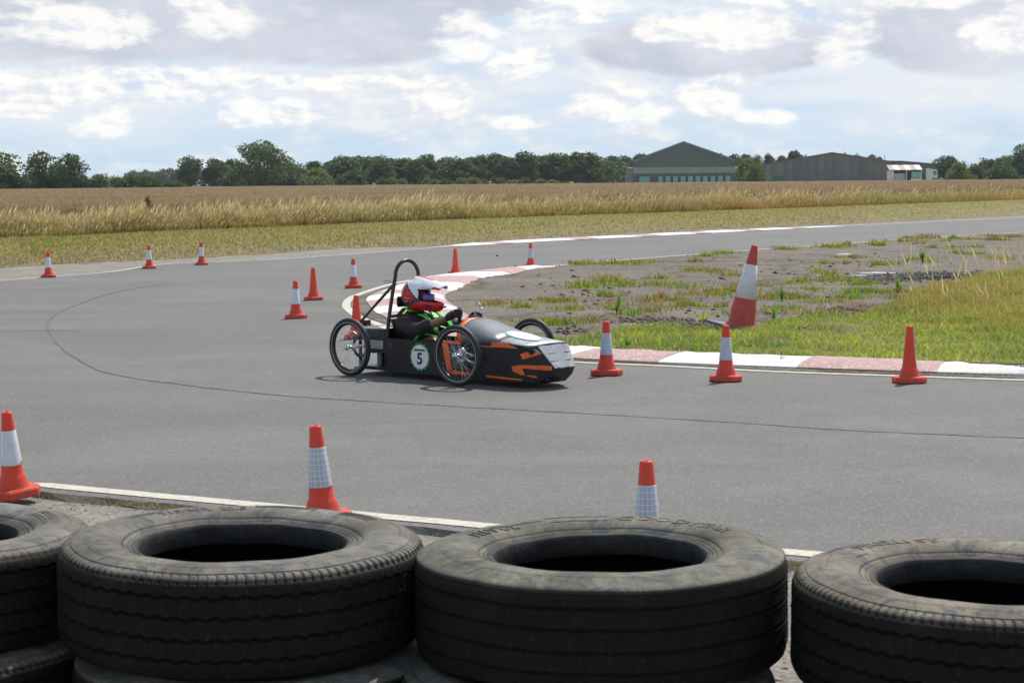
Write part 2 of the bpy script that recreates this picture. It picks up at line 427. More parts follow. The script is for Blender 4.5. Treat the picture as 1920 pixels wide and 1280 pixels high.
def f_blade(nt, b, tr=0.45):
    a = nt.att('tint'); nt.put(b.inputs['Base Color'], a); b.inputs['Roughness'].default_value = 0.7
    b.inputs['Specular IOR Level'].default_value = 0.25
    t = nt.new('ShaderNodeBsdfTranslucent'); nt.put(t.inputs['Color'], nt.mix(1.0, a, (1.25, 1.25, 0.9), 'MULTIPLY'))
    mx = nt.new('ShaderNodeMixShader'); mx.inputs[0].default_value = tr
    nt.l.new(b.outputs[0], mx.inputs[1]); nt.l.new(t.outputs[0], mx.inputs[2])
    nt.l.new(mx.outputs[0], nt.n['Material Output'].inputs[0])
M_BLADE = mat('grass_blade', f_blade)
def f_crop(nt, b):
    p = nt.pos(); n = nt.noise(p, 0.06, 5, 0.6); f = nt.noise(nt.vm('MULTIPLY', p, (1, 0.35, 1)), 2.5, 6, 0.75)
    c = nt.mix(nt.mr(n, 0.35, 0.65), (0.165, 0.105, 0.046), (0.228, 0.156, 0.070))
    c = nt.mix(nt.mr(f, 0.35, 0.65), c, (0.10, 0.062, 0.03))
    nt.put(b.inputs['Base Color'], c); b.inputs['Roughness'].default_value = 0.95; b.inputs['Specular IOR Level'].default_value = 0.15
    nt.put(b.inputs['Normal'], nt.bump(f, 1.0, 0.15))
M_CROP = mat('ripe_crop', f_crop)
def f_far(nt, b):
    p = nt.pos(); n = nt.noise(p, 0.01, 5, 0.6)
    nt.put(b.inputs['Base Color'], nt.mix(nt.mr(n, 0.4, 0.6), (0.16, 0.15, 0.07), (0.26, 0.22, 0.12)))
    b.inputs['Roughness'].default_value = 0.95
M_FAR = mat('far_fields', f_far)

# ------------------------------------------------------------------ ground, track, lines
g = mesh_obj('ground', [(-2500, -60, -0.05), (2500, -60, -0.05), (2500, 3000, -0.05), (-2500, 3000, -0.05)], [(0, 1, 2, 3)], M_FAR)
tag(g, kind='structure')
tag(mesh_obj('gravel_verge', [(-60, -6, -0.03), (70, -6, -0.03), (70, 12, -0.03), (0, 12, -0.03), (-60, 14, -0.03)], [(0, 1, 2, 3, 4)], M_GRAV), kind='structure')

FAR_EDGE = [(0, 527), (90, 520), (210, 510), (306, 496), (481, 489), (633, 479), (807, 466), (1000, 455), (1240, 443), (1430, 433), (1623, 422.5), (1920, 408)]
far_line = gpath(FAR_EDGE, 6)
d_end = (far_line[-1] - far_line[-7]).normalized()
far_out = [far_line[-1] + d_end * k for k in (15, 40, 80)]
left_arc = catmull([gp(0, 527), Vector((-12.5, 29.5, 0)), Vector((-15.5, 23, 0)), Vector((-14.5, 16, 0)), Vector((-9.5, 11.9, 0)), Vector((-5.2, 10.6, 0)), gp(85, 911)], 6)
NEAR = [(85, 911), (262, 928), (450, 945), (700, 968), (950, 991), (1200, 1014), (1480, 1037), (1560, 1044)]
near_line = gpath(NEAR, 4)
_nd = (near_line[-1] - near_line[-6]).normalized(); near_out = [near_line[-1] + _nd * k for k in (1, 3, 8, 20)]
near_all = left_arc + near_line[1:] + near_out
outer = [p.copy() for p in near_all]
def offset(path, o):
    res = []
    for i, p in enumerate(path):
        t = path[min(i + 1, len(path) - 1)] - path[max(i - 1, 0)]; t.z = 0; t.normalize(); res.append(p + Vector((-t.y, t.x, 0)) * o)
    return res
edge_near = offset(near_all, -0.16)
edge_near = [p + Vector((0, random.uniform(-0.02, 0.02), 0)) for p in edge_near]
edge_far = offset(far_line + far_out, 0.12)
track_poly = edge_near + [Vector((60, 3, 0)), Vector((140, 40, 0))] + edge_far[::-1]
poly_sheet('track', [(p.x, p.y) for p in track_poly], 0.004, M_ASPH)
# broken edge of the asphalt, dropping to the gravel; far verge of grit
skv = [(p.x, p.y, 0.004) for p in edge_near] + [(p.x + random.uniform(-.01, .01), p.y - 0.035 + random.uniform(-.02, .012), -0.032) for p in edge_near]; m_ = len(edge_near)
tag(mesh_obj('track_edge', skv, [(i, i + m_, i + m_ + 1, i + 1) for i in range(m_ - 1)], mat('broken_asphalt', f_asphalt)), kind='structure')
fv = [gp(-420, 560), gp(-150, 537)] + edge_far; fg = [p + Vector((-0.2, 10.0, 0)) for p in fv]
tag(mesh_obj('far_gravel', [(p.x, p.y - 0.3, 0.0) for p in fv] + [(p.x, p.y, 0.0) for p in fg], [(i, i + 1, i + 1 + len(fv), i + len(fv)) for i in range(len(fv) - 1)], M_GRAV), kind='structure')
strip('near_edge_line', near_all, 0.125, 0.008, M_LINE, jit=0.004)
strip('far_edge_line', far_line[:37], 0.10, 0.008, M_LINE)
strip('far_edge_line_right', far_line[58:] + far_out, 0.12, 0.008, M_LINE)

INNER_LINE = [(1920, 714), (1700, 706.5), (1480, 699), (1335, 692), (1240, 687), (1077, 680), (704, 607), (678, 598), (660, 587), (649, 574), (656, 561), (678, 551), (725, 536), (777, 525), (870, 512), (1030, 499.5), (1307, 477), (1700, 449), (1920, 436)]
def gpath_h(px, cut, n):
    P = [gp(*p) for p in px]; h = hidden(px[cut + 1 + 1], px[cut + 1], px[cut], px[cut - 1])[::-1]
    return catmull(P[:cut + 1] + h + P[cut + 1:], n)
def hidden(pa, pb, pc, pd, n=4):
    a, b, c, d = gp(*pa), gp(*pb), gp(*pc), gp(*pd); L = (c - b).length; t0 = (b - a).normalized() * L; t1 = (d - c).normalized() * L; out = []
    for k in range(1, n + 1):
        t = k / (n + 1); out.append((2*t**3-3*t*t+1)*b + (t**3-2*t*t+t)*t0 + (-2*t**3+3*t*t)*c + (t**3-t*t)*t1)
    return out
inner_line = gpath_h(INNER_LINE, 5, 8)
iw = []
for p in inner_line:
    q = 0.10
    iw.append(q)
i_out0 = [inner_line[0] + Vector((k, -0.03 * k, 0)) for k in (30, 12, 4)]
dd = (inner_line[-1] - inner_line[-9]).normalized(); i_out1 = [inner_line[-1] + dd * k for k in (15, 40, 80)]
inner_all = i_out0 + inner_line + i_out1
strip('inner_edge_line', inner_all, 0.11, 0.009, M_LINE)

KERB_OUT = [(1920, 706.5), (1757, 702), (1493, 693), (1215, 682.5), (1072, 675), (722, 597), (703, 587), (692, 574), (687, 564), (697, 555.5), (730, 543), (787, 523.5), (860, 514), (938, 506.5), (1032, 500.5)]
kerb_path = gpath_h(KERB_OUT, 4, 12)
kerb_path = [kerb_path[0] + Vector((k, -0.03 * k, 0)) for k in (9, 7.5, 6, 4.5, 3, 1.5)] + kerb_path
isl = offset(inner_all, -0.10)
# island sheet: everything inside the inner line
island_poly = isl + [Vector((140, 60, 0)), Vector((60, 16, 0))]
poly_sheet('island', [(p.x, p.y) for p in island_poly], 0.010, M_ISL)

SEAM = [(1920, 822), (1600, 808), (1300, 788), (1000, 771), (717, 755), (525, 742), (350, 723), (206, 701), (144, 673), (105, 643), (90, 610), (98, 595), (131, 577), (197, 554), (262, 540), (330, 531)]
sp = gpath(SEAM, 8)
sp = [p + Vector((random.uniform(-1, 1) * 0.012, random.uniform(-1, 1) * 0.012, 0)) for p in sp]
strip('tar_seam', sp, [0.018 + 0.014 * random.random() for _ in sp], 0.008, M_TAR)
strip('old_seam', gpath([(0, 623), (80, 621), (150, 622)], 6), 0.03, 0.008, M_TAR)

# ---- painted kerbs
def f_kerb(col, worn):
    def fn(nt, b):
        p = nt.pos(); n = nt.noise(p, 5, 6, 0.7); f = nt.noise(p, 40, 4, 0.7); vo = nt.sep(nt.voro(p, 55, 'F1', 'Color'))
        c = nt.mix(nt.mr(n, 0.3, 0.75), col, tuple(k * 0.8 for k in col))
        c = nt.mix(nt.m('MULTIPLY', nt.mr(f, 0.52, 0.68), worn), c, (0.3, 0.27, 0.24))
        c = nt.mix(nt.mr(nt.noise(p, 9, 6, 0.75), 0.60, 0.68, 0, 0.55), c, (0.24, 0.21, 0.18))
        c = nt.mix(nt.mr(vo[0], 0.8, 0.95, 0, worn), c, (0.62, 0.55, 0.52))
        nt.put(b.inputs['Base Color'], c); b.inputs['Roughness'].default_value = 0.85
        nt.put(b.inputs['Normal'], nt.bump(nt.m('ADD', f, nt.m('MULTIPLY', vo[1], 0.5)), 0.7, 0.014))
    return fn
M_KW = mat('kerb_white', f_kerb((0.74, 0.73, 0.70), 0.5)); M_KP = mat('kerb_pink', f_kerb((0.45, 0.27, 0.25), 0.8))
def kerb(name, path, bounds, side, first_pink, width, height, label, cat='kerb'):
    """blocks cut where the paint changes; each block is a part"""
    root = empty(name, tuple(path[len(path) // 2])); tag(root, label, cat); org = path[len(path) // 2]
    idx = [0] + [min(range(len(path)), key=lambda i: (path[i] - gp(*b)).length) for b in bounds] + [len(path) - 1]
    pink = first_pink
    prof = [(0.0, -0.015), (0.0, 0.012), (0.05, 0.022), (0.25, 0.8 * height), (0.6, height), (0.88, height * 0.85), (1.0, 0.25 * height), (1.0, -0.015)]
    nrm = offset(path, 1.0)
    tot = len(path) - 1
    for k in range(len(idx) - 1):
        a, b = idx[k], idx[k + 1]
        if b <= a: continue
        V, Fc = [], []
        n = len(prof)
        for i in range(a, b + 1):
            t = (nrm[i] - path[i]) * side; e = min(i, tot - i) / 6.0; e = min(1, max(0.15, e)); ew = min(1, 0.12 + min(i, tot - i) / (26.0 if tot > 60 else 4.0))
            for (q, z) in prof:
                wob = 0.03 * sin(i * 1.7 + q * 5) * (q == 1.0)
                jz = random.uniform(-1, 1) * 0.006 if 0.1 < q < 0.99 else 0
                w_ = width(path[i]) if callable(width) else width
                pt = path[i] + t * (q * w_ * ew + wob * ew) - org; V.append((pt.x, pt.y, 0.012 + z * e + jz))
        for i in range(b - a):
            for j in range(n - 1):
                q = i * n + j; Fc.append((q, q + 1, q + n + 1, q + n) if side < 0 else (q, q + n, q + n + 1, q + 1))
        Fc.append(tuple(range(n)) if side > 0 else tuple(range(n))[::-1]); L = (b - a) * n; Fc.append(tuple(range(L, L + n))[::-1] if side > 0 else tuple(range(L, L + n)))
        o = mesh_obj('kerb_block', V, Fc, M_KP if pink else M_KW, root, False)
        bmx = bmesh.new(); bmx.from_mesh(o.data); bmesh.ops.recalc_face_normals(bmx, faces=bmx.faces); bmx.to_mesh(o.data); bmx.free()
        o['label'] = 'faded pink red painted kerb block' if pink else 'white painted kerb block'
        pink = not pink
    return root
hid = [gp(740, 603.5).lerp(gp(1072, 675), t) for t in (0.25, 0.5, 0.75)]
class _B(tuple): pass
def gp_any(*a): return a
_kb = [(2300, 716), (1757, 702), (1496, 693), (1225, 683), (1058, 674)]
extra = [(720 + 340 * t, 599 + 74 * t) for t in (0.72, 0.42, 0.16)]
kerb('inner_kerb', kerb_path, _kb + extra + [(712, 591), (697, 580), (688, 568), (692, 558), (713, 550), (745, 537), (793, 523), (850, 515), (931, 507)], -1, True,
     lambda p: lerp(0.78, 1.08, min(1, max(0, (p.y - 18) / 6))), 0.055, 'long inner kerb of faded red and white blocks curling round the hairpin apex behind the black car')
ko = far_line[36:61]
kerb('outer_kerb', ko, [(870, 462), (943, 458), (985, 456), (1075, 451.5), (1120, 449), (1190, 445.5), (1232, 443.5), (1300, 440), (1345, 437.5), (1410, 434), (1443, 432.5), (1505, 429), (1522, 428), (1595, 424)], 1, True,
     0.85, 0.05, 'far outer kerb of red and white blocks along the mown grass edge')

# ---- mown verge with dry edge (tint carried per vertex: greener far, straw near the dirt)
V0 = [(-300, 545), (0, 503), (150, 494), (300, 487), (480, 477), (640, 466), (810, 461), (1000, 447.5), (1240, 436), (1430, 427), (1623, 418), (1920, 404), (2300, 388)]
V1 = [(-300, 466), (0, 450), (150, 445), (320, 436), (480, 430), (640, 423), (810, 416), (1000, 409), (1240, 401), (1430, 394), (1623, 387), (1920, 376), (2300, 363)]
a0, a1 = gpath(V0, 10), gpath(V1, 10)
Vv, Ff, Tt = [], [], []
stops = [(0, (0.235, 0.20, 0.14)), (0.12, (0.25, 0.21, 0.12)), (0.35, (0.25, 0.205, 0.095)), (0.7, (0.225, 0.205, 0.07)), (1.0, (0.21, 0.165, 0.065))]
K = 14
for i in range(len(a0)):
    for k in range(K + 1):
        t = (k / K) ** 1.3; p = a0[i].lerp(a1[i], t)
        j = random.uniform(-1, 1) * (0.35 if k in (0,) else 0.1)
        Vv.append((p.x + 0, p.y + j, 0.006 + (0.0 if k == 0 else 0.05 * t + random.uniform(0, 0.02))))
        u = k / K
        for (s0, c0), (s1, c1) in zip(stops, stops[1:]):
            if s0 <= u <= s1: q = (u - s0) / (s1 - s0); Tt.append([lerp(c0[x], c1[x], q) for x in range(3)]); break
        if i and k: b = i * (K + 1) + k; Ff.append((b - K - 2, b - K - 2 + K + 1, b, b - K - 1))
vo = mesh_obj('mown_verge', Vv, Ff, M_VERGE, None, True)
ca = vo.data.color_attributes.new('tint', 'FLOAT_COLOR', 'POINT')
ca.data.foreach_set('color', np.hstack([np.array(Tt), np.ones((len(Tt), 1))]).astype(np.float32).ravel())
if vo.data.polygons[0].normal.z < 0: vo.data.flip_normals()
tag(vo, kind='structure')
# short stubble of the verge
def on_band(A, B, n, e=1.0):
    i = rng.uniform(0, len(A) - 1.001, n); k = i.astype(int); f = (i - k)[:, None]
    Aa = np.array([tuple(p) for p in A]); Bb = np.array([tuple(p) for p in B])
    p0 = Aa[k] * (1 - f) + Aa[k + 1] * f; p1 = Bb[k] * (1 - f) + Bb[k + 1] * f
    t = (rng.random(n) ** e)[:, None]; return p0 * (1 - t) + p1 * t, t[:, 0]
P, t = on_band(a0, a1, 46000)
ns = vnoise(P[:, 0], P[:, 1], 2.5, 3)
col = np.where((t + 0.35 * (ns - 0.5) < 0.3)[:, None], np.array([0.33, 0.265, 0.15]), np.array([0.28, 0.25, 0.085])) * rng.uniform(0.7, 1.25, (len(P), 1))
P[:, 2] = 0.01 + 0.05 * t
o = blades('verge_grass', P, rng.uniform(0.03, 0.09, len(P)), rng.uniform(0.02, 0.04, len(P)), 0.7, col, M_BLADE); tag(o, 'short mown grass along the far side of the track', 'grass', kind='stuff')

# ---- tall grass margin
T1 = [(p + Vector((0.5, 3.4, 0))) for p in a1]
n = 95000
P, t = on_band(a1, T1, n)
clump = vnoise(P[:, 0], P[:, 1], 0.35, 5) * 0.35 + vnoise(P[:, 0], P[:, 1], 1.3, 15) * 0.35 + vnoise(P[:, 0], P[:, 1], 4.5, 6) * 0.3
big = vnoise(P[:, 0], P[:, 1] * 0.3, 7.0, 9)
front = np.clip(t / 0.25, 0, 1)
h = ((0.35 + 0.45 * front) * (0.45 + 1.05 * clump) * rng.uniform(0.75, 1.1, n) + 0.10 * t) * np.interp(P[:, 0] / P[:, 1], [-0.28, 0.1, 0.28], [0.70, 0.84, 0.84])
olive = np.array([0.29, 0.225, 0.05]); rust = np.array([0.40, 0.22, 0.06]); straw = np.array([0.33, 0.26, 0.13])
mixv = np.clip((big - 0.45) * 2.5 + rng.normal(0, 0.3, n), 0, 1)[:, None]
col = olive * (1 - mixv) + rust * mixv
sm = (rng.random(n) < 0.16)[:, None]; col = np.where(sm, straw * rng.uniform(0.7, 1.1, (n, 1)), col) * rng.uniform(0.8, 1.2, (n, 1))
seed = rng.random(n) < 0.30; h = np.where(seed, h * 1.28, h)
ht = np.array([0.60, 0.50, 0.33]) * rng.uniform(0.7, 1.25, (n, 1))
o = blades('tall_grass', P, h, rng.uniform(0.015, 0.034, n), 0.22, col, M_BLADE, 0.10, ht, wind=(0.20, 0.0), tip_mix=0.75); tag(o, 'tall seeding grass margin between mown verge and brown field', 'grass', kind='stuff')

# ---- ripe brown crop, a canopy reaching to the far hedge
far_d = lambda x: 330.0
xs = np.linspace(-0.45, 0.45, 190); ks = np.linspace(0, 1, 150) ** 1.6
Vc = []
Tx = np.array([p.x for p in T1]); Ty = np.array([p.y for p in T1])
tx = Tx / Ty; od = np.argsort(tx)
for k in ks:
    d0 = np.interp(xs, tx[od], Ty[od]) - 0.3
    dist = d0 + (335 + 35 * np.clip(xs + 0.1, 0, 1) * 3 - d0) * k
    zz = 0.76 + 0.30 * k + rng.uniform(-0.05, 0.05, len(xs)) + 0.05 * vnoise(xs * dist, dist, 6, 2)
    if k == 0: zz = np.full(len(xs), 0.0)
    if k == 1: zz = np.full(len(xs), 0.0); dist = dist + 0.3
    Vc.append(np.stack([xs * dist, dist, zz], 1))
Vc = np.concatenate(Vc); nx = len(xs)
Fc = [(r_ * nx + c_, r_ * nx + c_ + 1, (r_ + 1) * nx + c_ + 1, (r_ + 1) * nx + c_) for r_ in range(len(ks) - 1) for c_ in range(nx - 1)]
o = mesh_obj('crop_field', Vc, Fc, M_CROP, None, True); tag(o, 'ripe brown crop filling the field up to the trees', 'crop', kind='stuff')
n = 60000
a = rng.uniform(-0.30, 0.30, n); d0 = np.interp(a, tx[od], Ty[od]); dist = d0 + (300 - d0) * rng.random(n) ** 2.6
P = np.stack([a * dist, dist, 0.50 + 0.30 * ((dist - d0) / (335 - d0)) ** 1.0], 1)
col = np.array([0.228, 0.148, 0.066]) * rng.uniform(0.55, 1.45, (n, 1)); col[:, 2] *= rng.uniform(0.8, 1.1, n)
o = blades('crop_stems', P, rng.uniform(0.28, 0.46, n), rng.uniform(0.03, 0.06, n) * (0.6 + dist / 140), 0.4, col, M_BLADE); tag(o, 'seed pods and stems standing up out of the brown crop', 'crop', kind='stuff')

# ------------------------------------------------------------------ trees
def f_leaf(dark, light):
    def fn(nt, b):
        o = nt.gen('Object'); r = nt.rnd(); n = nt.noise(o, 0.55, 4, 0.6)
        c = nt.mix(nt.mr(n, 0.35, 0.65), dark, light)
        isl_ = nt.new('ShaderNodeNewGeometry').outputs['Random Per Island']
        c = nt.mix(nt.mr(isl_, 0, 1, 0, 0.5), c, nt.mix(1.0, c, (1.5, 1.45, 1.1), 'MULTIPLY'))
        c = nt.mix(nt.mr(r, 0.2, 1, 0, 0.8), c, nt.mix(1.0, c, (1.35, 1.25, 1.1), 'MULTIPLY'))
        nt.put(b.inputs['Base Color'], c); b.inputs['Roughness'].default_value = 0.6; b.inputs['Specular IOR Level'].default_value = 0.3
        t = nt.new('ShaderNodeBsdfTranslucent'); nt.put(t.inputs['Color'], nt.mix(1.0, c, (1.4, 1.5, 0.7), 'MULTIPLY'))
        mx = nt.new('ShaderNodeMixShader'); mx.inputs[0].default_value = 0.3
        nt.l.new(b.outputs[0], mx.inputs[1]); nt.l.new(t.outputs[0], mx.inputs[2]); nt.l.new(mx.outputs[0], nt.n['Material Output'].inputs[0])
    return fn
M_LEAF = mat('leaves_dark', f_leaf((0.036, 0.060, 0.020), (0.07, 0.105, 0.032)))
M_LEAF2 = mat('leaves_light', f_leaf((0.07, 0.10, 0.03), (0.13, 0.165, 0.05)))
M_BARK = grained('bark', (0.07, 0.055, 0.04), 0.9, 0.4, 3, bump=0.5)
def crown_mesh(name, lobes, nleaf, size, m, seed):
    r = np.random.default_rng(seed); V = []
    vol = np.array([l[3] * l[4] * l[5] for l in lobes]) ** 0.75; vol /= vol.sum()
    for l, f in zip(lobes, vol):
        k = max(8, int(nleaf * f)); u = r.normal(size=(k, 3)); u /= np.linalg.norm(u, axis=1)[:, None]
        rad = r.uniform(0.35, 1.0, k) ** 0.4 * (1 + 0.16 * np.sin(u[:, 0] * 7 + seed) * np.cos(u[:, 2] * 6 + l[0]) + r.normal(0, 0.05, k))
        c = np.array(l[:3]) + u * rad[:, None] * np.array(l[3:6])
        V.append(c)
    C = np.concatenate(V); n = len(C)
    a = r.normal(size=(n, 3)); a /= np.linalg.norm(a, axis=1)[:, None]; b = np.cross(a, r.normal(size=(n, 3))); b /= np.linalg.norm(b, axis=1)[:, None]
    s = (size * r.uniform(0.6, 1.4, n))[:, None]
    P = np.stack([C - a * s, C + b * s * 0.6, C + a * s, C - b * s * 0.6], 1).reshape(-1, 3)
    i = (np.arange(n) * 4)[:, None]; T = np.concatenate([i + [[0, 1, 2]], i + [[0, 2, 3]]], 0)
    return tri_mesh(name, P, T, m)
def make_tree(w, h, seed, m=M_LEAF, low=0.12, nl=4800, sparse=False, leaf=0.26, nlobe=16, cat='tree'):
    """unit built at real size: crown of many uneven lobes carried by a forked trunk"""
    r = random.Random(seed); root = empty(cat_name(cat)); lobes = []
    for k in range(nlobe):
        a = r.uniform(0, 2 * pi); t = (k + r.random()) / nlobe; zc = lerp(low + 0.14, 0.84, t) * h
        prof = sin(pi * min(1, 0.22 + 0.72 * t)) ** 0.6
        rad = w * 0.5 * prof * r.uniform(0.35, 0.8)
        s = w * r.uniform(0.14, 0.25)
        lobes.append((cos(a) * rad, sin(a) * rad, zc, s, s, s * r.uniform(0.6, 0.9)))
    lobes.append((0, 0, h * 0.5, w * 0.3, w * 0.3, h * (0.25 if sparse else 0.36)))
    lobes.append((r.uniform(-.1, .1) * w, 0, h * 0.86, w * 0.2, w * 0.2, h * 0.13))
    me = crown_mesh('crown', lobes, nl, leaf, m, seed)
    link(bpy.data.objects.new('crown', me), root)
    bm = bmesh.new(); tr = max(0.08, w * 0.028)
    add_tube(bm, [(0, 0, -0.3), (0.02 * w, 0, h * 0.2), (-0.01 * w, 0.01 * w, h * 0.45), (0.02 * w, 0, h * 0.8)], [tr * 1.3, tr, tr * 0.7, tr * 0.2], 6)
    for k in range(7):
        l = lobes[r.randrange(len(lobes) - 2)]; z0 = h * r.uniform(0.15, 0.45)
        add_tube(bm, [(0, 0, z0), (l[0] * 0.45, l[1] * 0.45, lerp(z0, l[2], 0.6)), (l[0], l[1], l[2])], [tr * 0.5, tr * 0.33, tr * 0.12], 5)
    bm_obj('trunk', bm, M_BARK, root, True)
    return root
def cat_name(c): return {'tree': 'broadleaf_tree', 'bush': 'round_bush'}[c]
NORM = {}
def tree_kind(key, **kw):
    if key not in NORM: NORM[key] = (make_tree(1.0 * kw.pop('w'), kw.pop('h'), **kw), [False])
    return NORM[key]
def place_tree(key, kw, px, top, wpx, dist, label, group=None, cat='tree', base_drop=0.0):
    wm = wpx * 1.12 * dist / F_PX
    tp = at(px, top, dist); hm = tp.z
    k2 = dict(kw); W0, H0 = k2['w'], k2['h']
    root, used = tree_kind(key, **k2)
    if used[0]: root = copy_tree(root)
    used[0] = True
    root.location = (tp.x, tp.y, 0)
    root.rotation_euler = (0, 0, random.uniform(0, 6.28))
    root.scale = (wm / W0, wm / W0, hm / H0 * 1.0)
    tag(root, label, cat, group); return root
KA = dict(w=8, h=10, seed=1); KB = dict(w=8, h=10, seed=2, nlobe=20); KC = dict(w=8, h=10, seed=5, nlobe=13); KD = dict(w=8, h=10, seed=9, nlobe=18, nl=3600)
KE = dict(w=8, h=5, seed=4, low=-0.1, m=M_LEAF2, nlobe=14, nl=3000, cat='bush'); KF = dict(w=8, h=5, seed=6, low=-0.1, nlobe=14, nl=3000, cat='bush')
KBIG = dict(w=13, h=12, seed=21, low=-0.08, nlobe=30, nl=11000, leaf=0.24); KS = dict(w=9, h=8, seed=31, low=0.25, nlobe=15, nl=2000, sparse=True, leaf=0.26)
# far left and the landmark tree
place_tree('s', KS, -22, 278, 118, 300, 'sparse tree with an overhanging branch cut off by the left picture edge')
place_tree('s', KS, 82, 284, 70, 300, 'airy dark tree, left one of the close pair above the left hedge')
place_tree('s2', dict(KS, seed=34, nl=2300), 130, 287, 72, 298, 'airy dark tree, right one of the close pair above the left hedge')
place_tree('d', KD, 353, 291, 66, 400, 'rounded green tree left of the tallest tree, first beside the distant bluish wood')
place_tree('a', KA, 402, 296, 56, 405, 'dark tree between the rounded green tree and the tallest tree')
place_tree('b', KB, 436, 296, 44, 410, 'narrow green tree touching the left side of the tallest tree')
place_tree('big', KBIG, 487, 261, 108, 390, 'tallest tree in the row, broad feathery crown reaching to the field')
for (x, top, w, d, lab) in [(548, 306, 60, 400, 'low dark tree just right of the tallest tree'), (590, 301, 56, 415, 'dark tree second to the right of the tallest tree')]:
    place_tree('c', KC, x, top, w, d, lab)
row = [(622, 300), (643, 292), (672, 292), (693, 294), (714, 291), (738, 297), (763, 295), (783, 297), (801, 289), (833, 295), (857, 294), (886, 294), (908, 289), (931, 287), (953, 294), (978, 284), (998, 290), (1018, 291),
       (1041, 286), (1062, 290), (1081, 285), (1101, 286), (1124, 295), (1147, 292), (1173, 291), ]
names = ['flat topped', 'rounded', 'lumpy', 'narrow', 'broad', 'pointed', 'bushy']
for i, (x, top) in enumerate(row):
    kk = [('a', KA), ('b', KB), ('c', KC), ('d', KD), ('e2', dict(KA, seed=14, nlobe=22)), ('e3', dict(KA, seed=17))][(i * 5 + 1) % 6]
    place_tree(kk[0], kk[1], x, top - 1, (random.uniform(54, 72) if x < 1130 else 46), (420 + random.uniform(-9, 22)) if x < 1130 else 565, 'dark green tree in the long dense belt between the tallest tree and the green hangar', 'trees of the long dark belt')
for i, (x, top, w) in enumerate([(1352, 288, 40), (1374, 287, 38), (1397, 288, 40), (1420, 289, 34), (1441, 287, 32), (1463, 290, 34), (1489, 281, 44), (1512, 290, 30)]):
    kk = [('a', KA), ('b', KB), ('c', KC), ('d', KD)][i % 4]
    place_tree(*kk, x, top, w, 560 + random.uniform(-8, 8), 'dark tree standing behind the gap between the green hangar and the grey barn', 'trees behind the gap between hangar and barn')
for i, (x, top, w) in enumerate([(1537, 292, 30), (1560, 289, 34), (1584, 287, 34), (1608, 289, 30), (1632, 289, 34), (1648, 294, 26)]):
    kk = [('b', KB), ('c', KC), ('a', KA), ('d', KD)][i % 4]
    place_tree(*kk, x, top - 1, w, 560 + random.uniform(-8, 8), 'dark tree top showing above the grey barn roof', 'trees behind the grey barn')
place_tree('b', KB, 1776, 290, 50, 430, 'rounded dark tree just right of the grey barn')
place_tree('c', KC, 1855, 298, 64, 430, 'broad dark tree behind the utility pole')
place_tree('d', KD, 1886, 290, 50, 420, 'dark tree beside the right picture edge, shorter than its neighbour')
place_tree('big', KBIG, 1925, 268, 84, 400, 'tall dark tree cut off by the right picture edge')
bush = [(185, 328, 46, 'e', 1), (215, 332, 50, 'e', 0), (30, 326, 60, 'f', 0), (-10, 318, 60, 'e', 0), (70, 324, 60, 'f', 0), (110, 324, 60, 'f', 0), (150, 326, 50, 'f', 0), (245, 328, 44, 'f', 0), (272, 331, 44, 'f', 1)]
for (x, top, w, k, q) in bush:
    place_tree(k, KE if k == 'e' else KF, x, top, w * 1.15, 305 + random.uniform(-4, 4), 'dark bush in the hedge under the airy pair of trees on the left', 'bushes of the left hedge', 'bush')
for x in (297, 318, 337):
    place_tree('f', KF, x, 341, 34, 320, 'low dark bush in the short hedge left of the pale stubble strip', 'bushes of the short low hedge', 'bush')
place_tree('c', KC, 1202, 287, 50, 540, 'dark tree top rising behind the left end of the green hangar')
place_tree('e', KE, 600, 316, 66, 385, 'lighter green rounded bush, left of the two in front of the tree belt', cat='bush')
place_tree('f', KF, 668, 318, 62, 380, 'dark rounded bush, right of the two in front of the tree belt', cat='bush')
place_tree('f', KF, 536, 318, 66, 395, 'dark low bush at the right foot of the tallest tree', cat='bush')
place_tree('f', KF, 432, 322, 50, 395, 'dark low bush at the left foot of the tallest tree', cat='bush')
place_tree('e', KE, 1404, 300, 54, 400, 'yellow green bush touching the right end of the hangar', cat='bush')
place_tree('e', KE, 1420, 307, 44, 385, 'yellow green bush against the left end of the grey barn', cat='bush')
place_tree('e', KE, 1803, 305, 48, 400, 'green bush between the barn and the utility pole', cat='bush')
place_tree('f', KF, 1830, 308, 46, 405, 'dark bush at the foot of the utility pole', cat='bush')
place_tree('f', KF, 1880, 308, 66, 395, 'dark bush below the trees at the right picture edge', cat='bush')
for i, (x, top, w) in enumerate([(715, 334, 26), (733, 334, 26), (752, 336, 24), (790, 336, 20), (802, 334, 18), (812, 336, 20), (835, 335, 26), (863, 334, 24), (885, 333, 30), (905, 335, 26), (940, 334, 20), (962, 338, 26), (985, 333, 24), (1010, 336, 30), (1040, 338, 34), (1060, 340, 24)]):
    place_tree('e' if i % 3 else 'f', KE if i % 3 else KF, x, top, w * 1.2, 375 + random.uniform(-5, 5), 'small pale green bush at the foot of the dark tree belt', 'small bushes in front of the tree belt', 'bush')
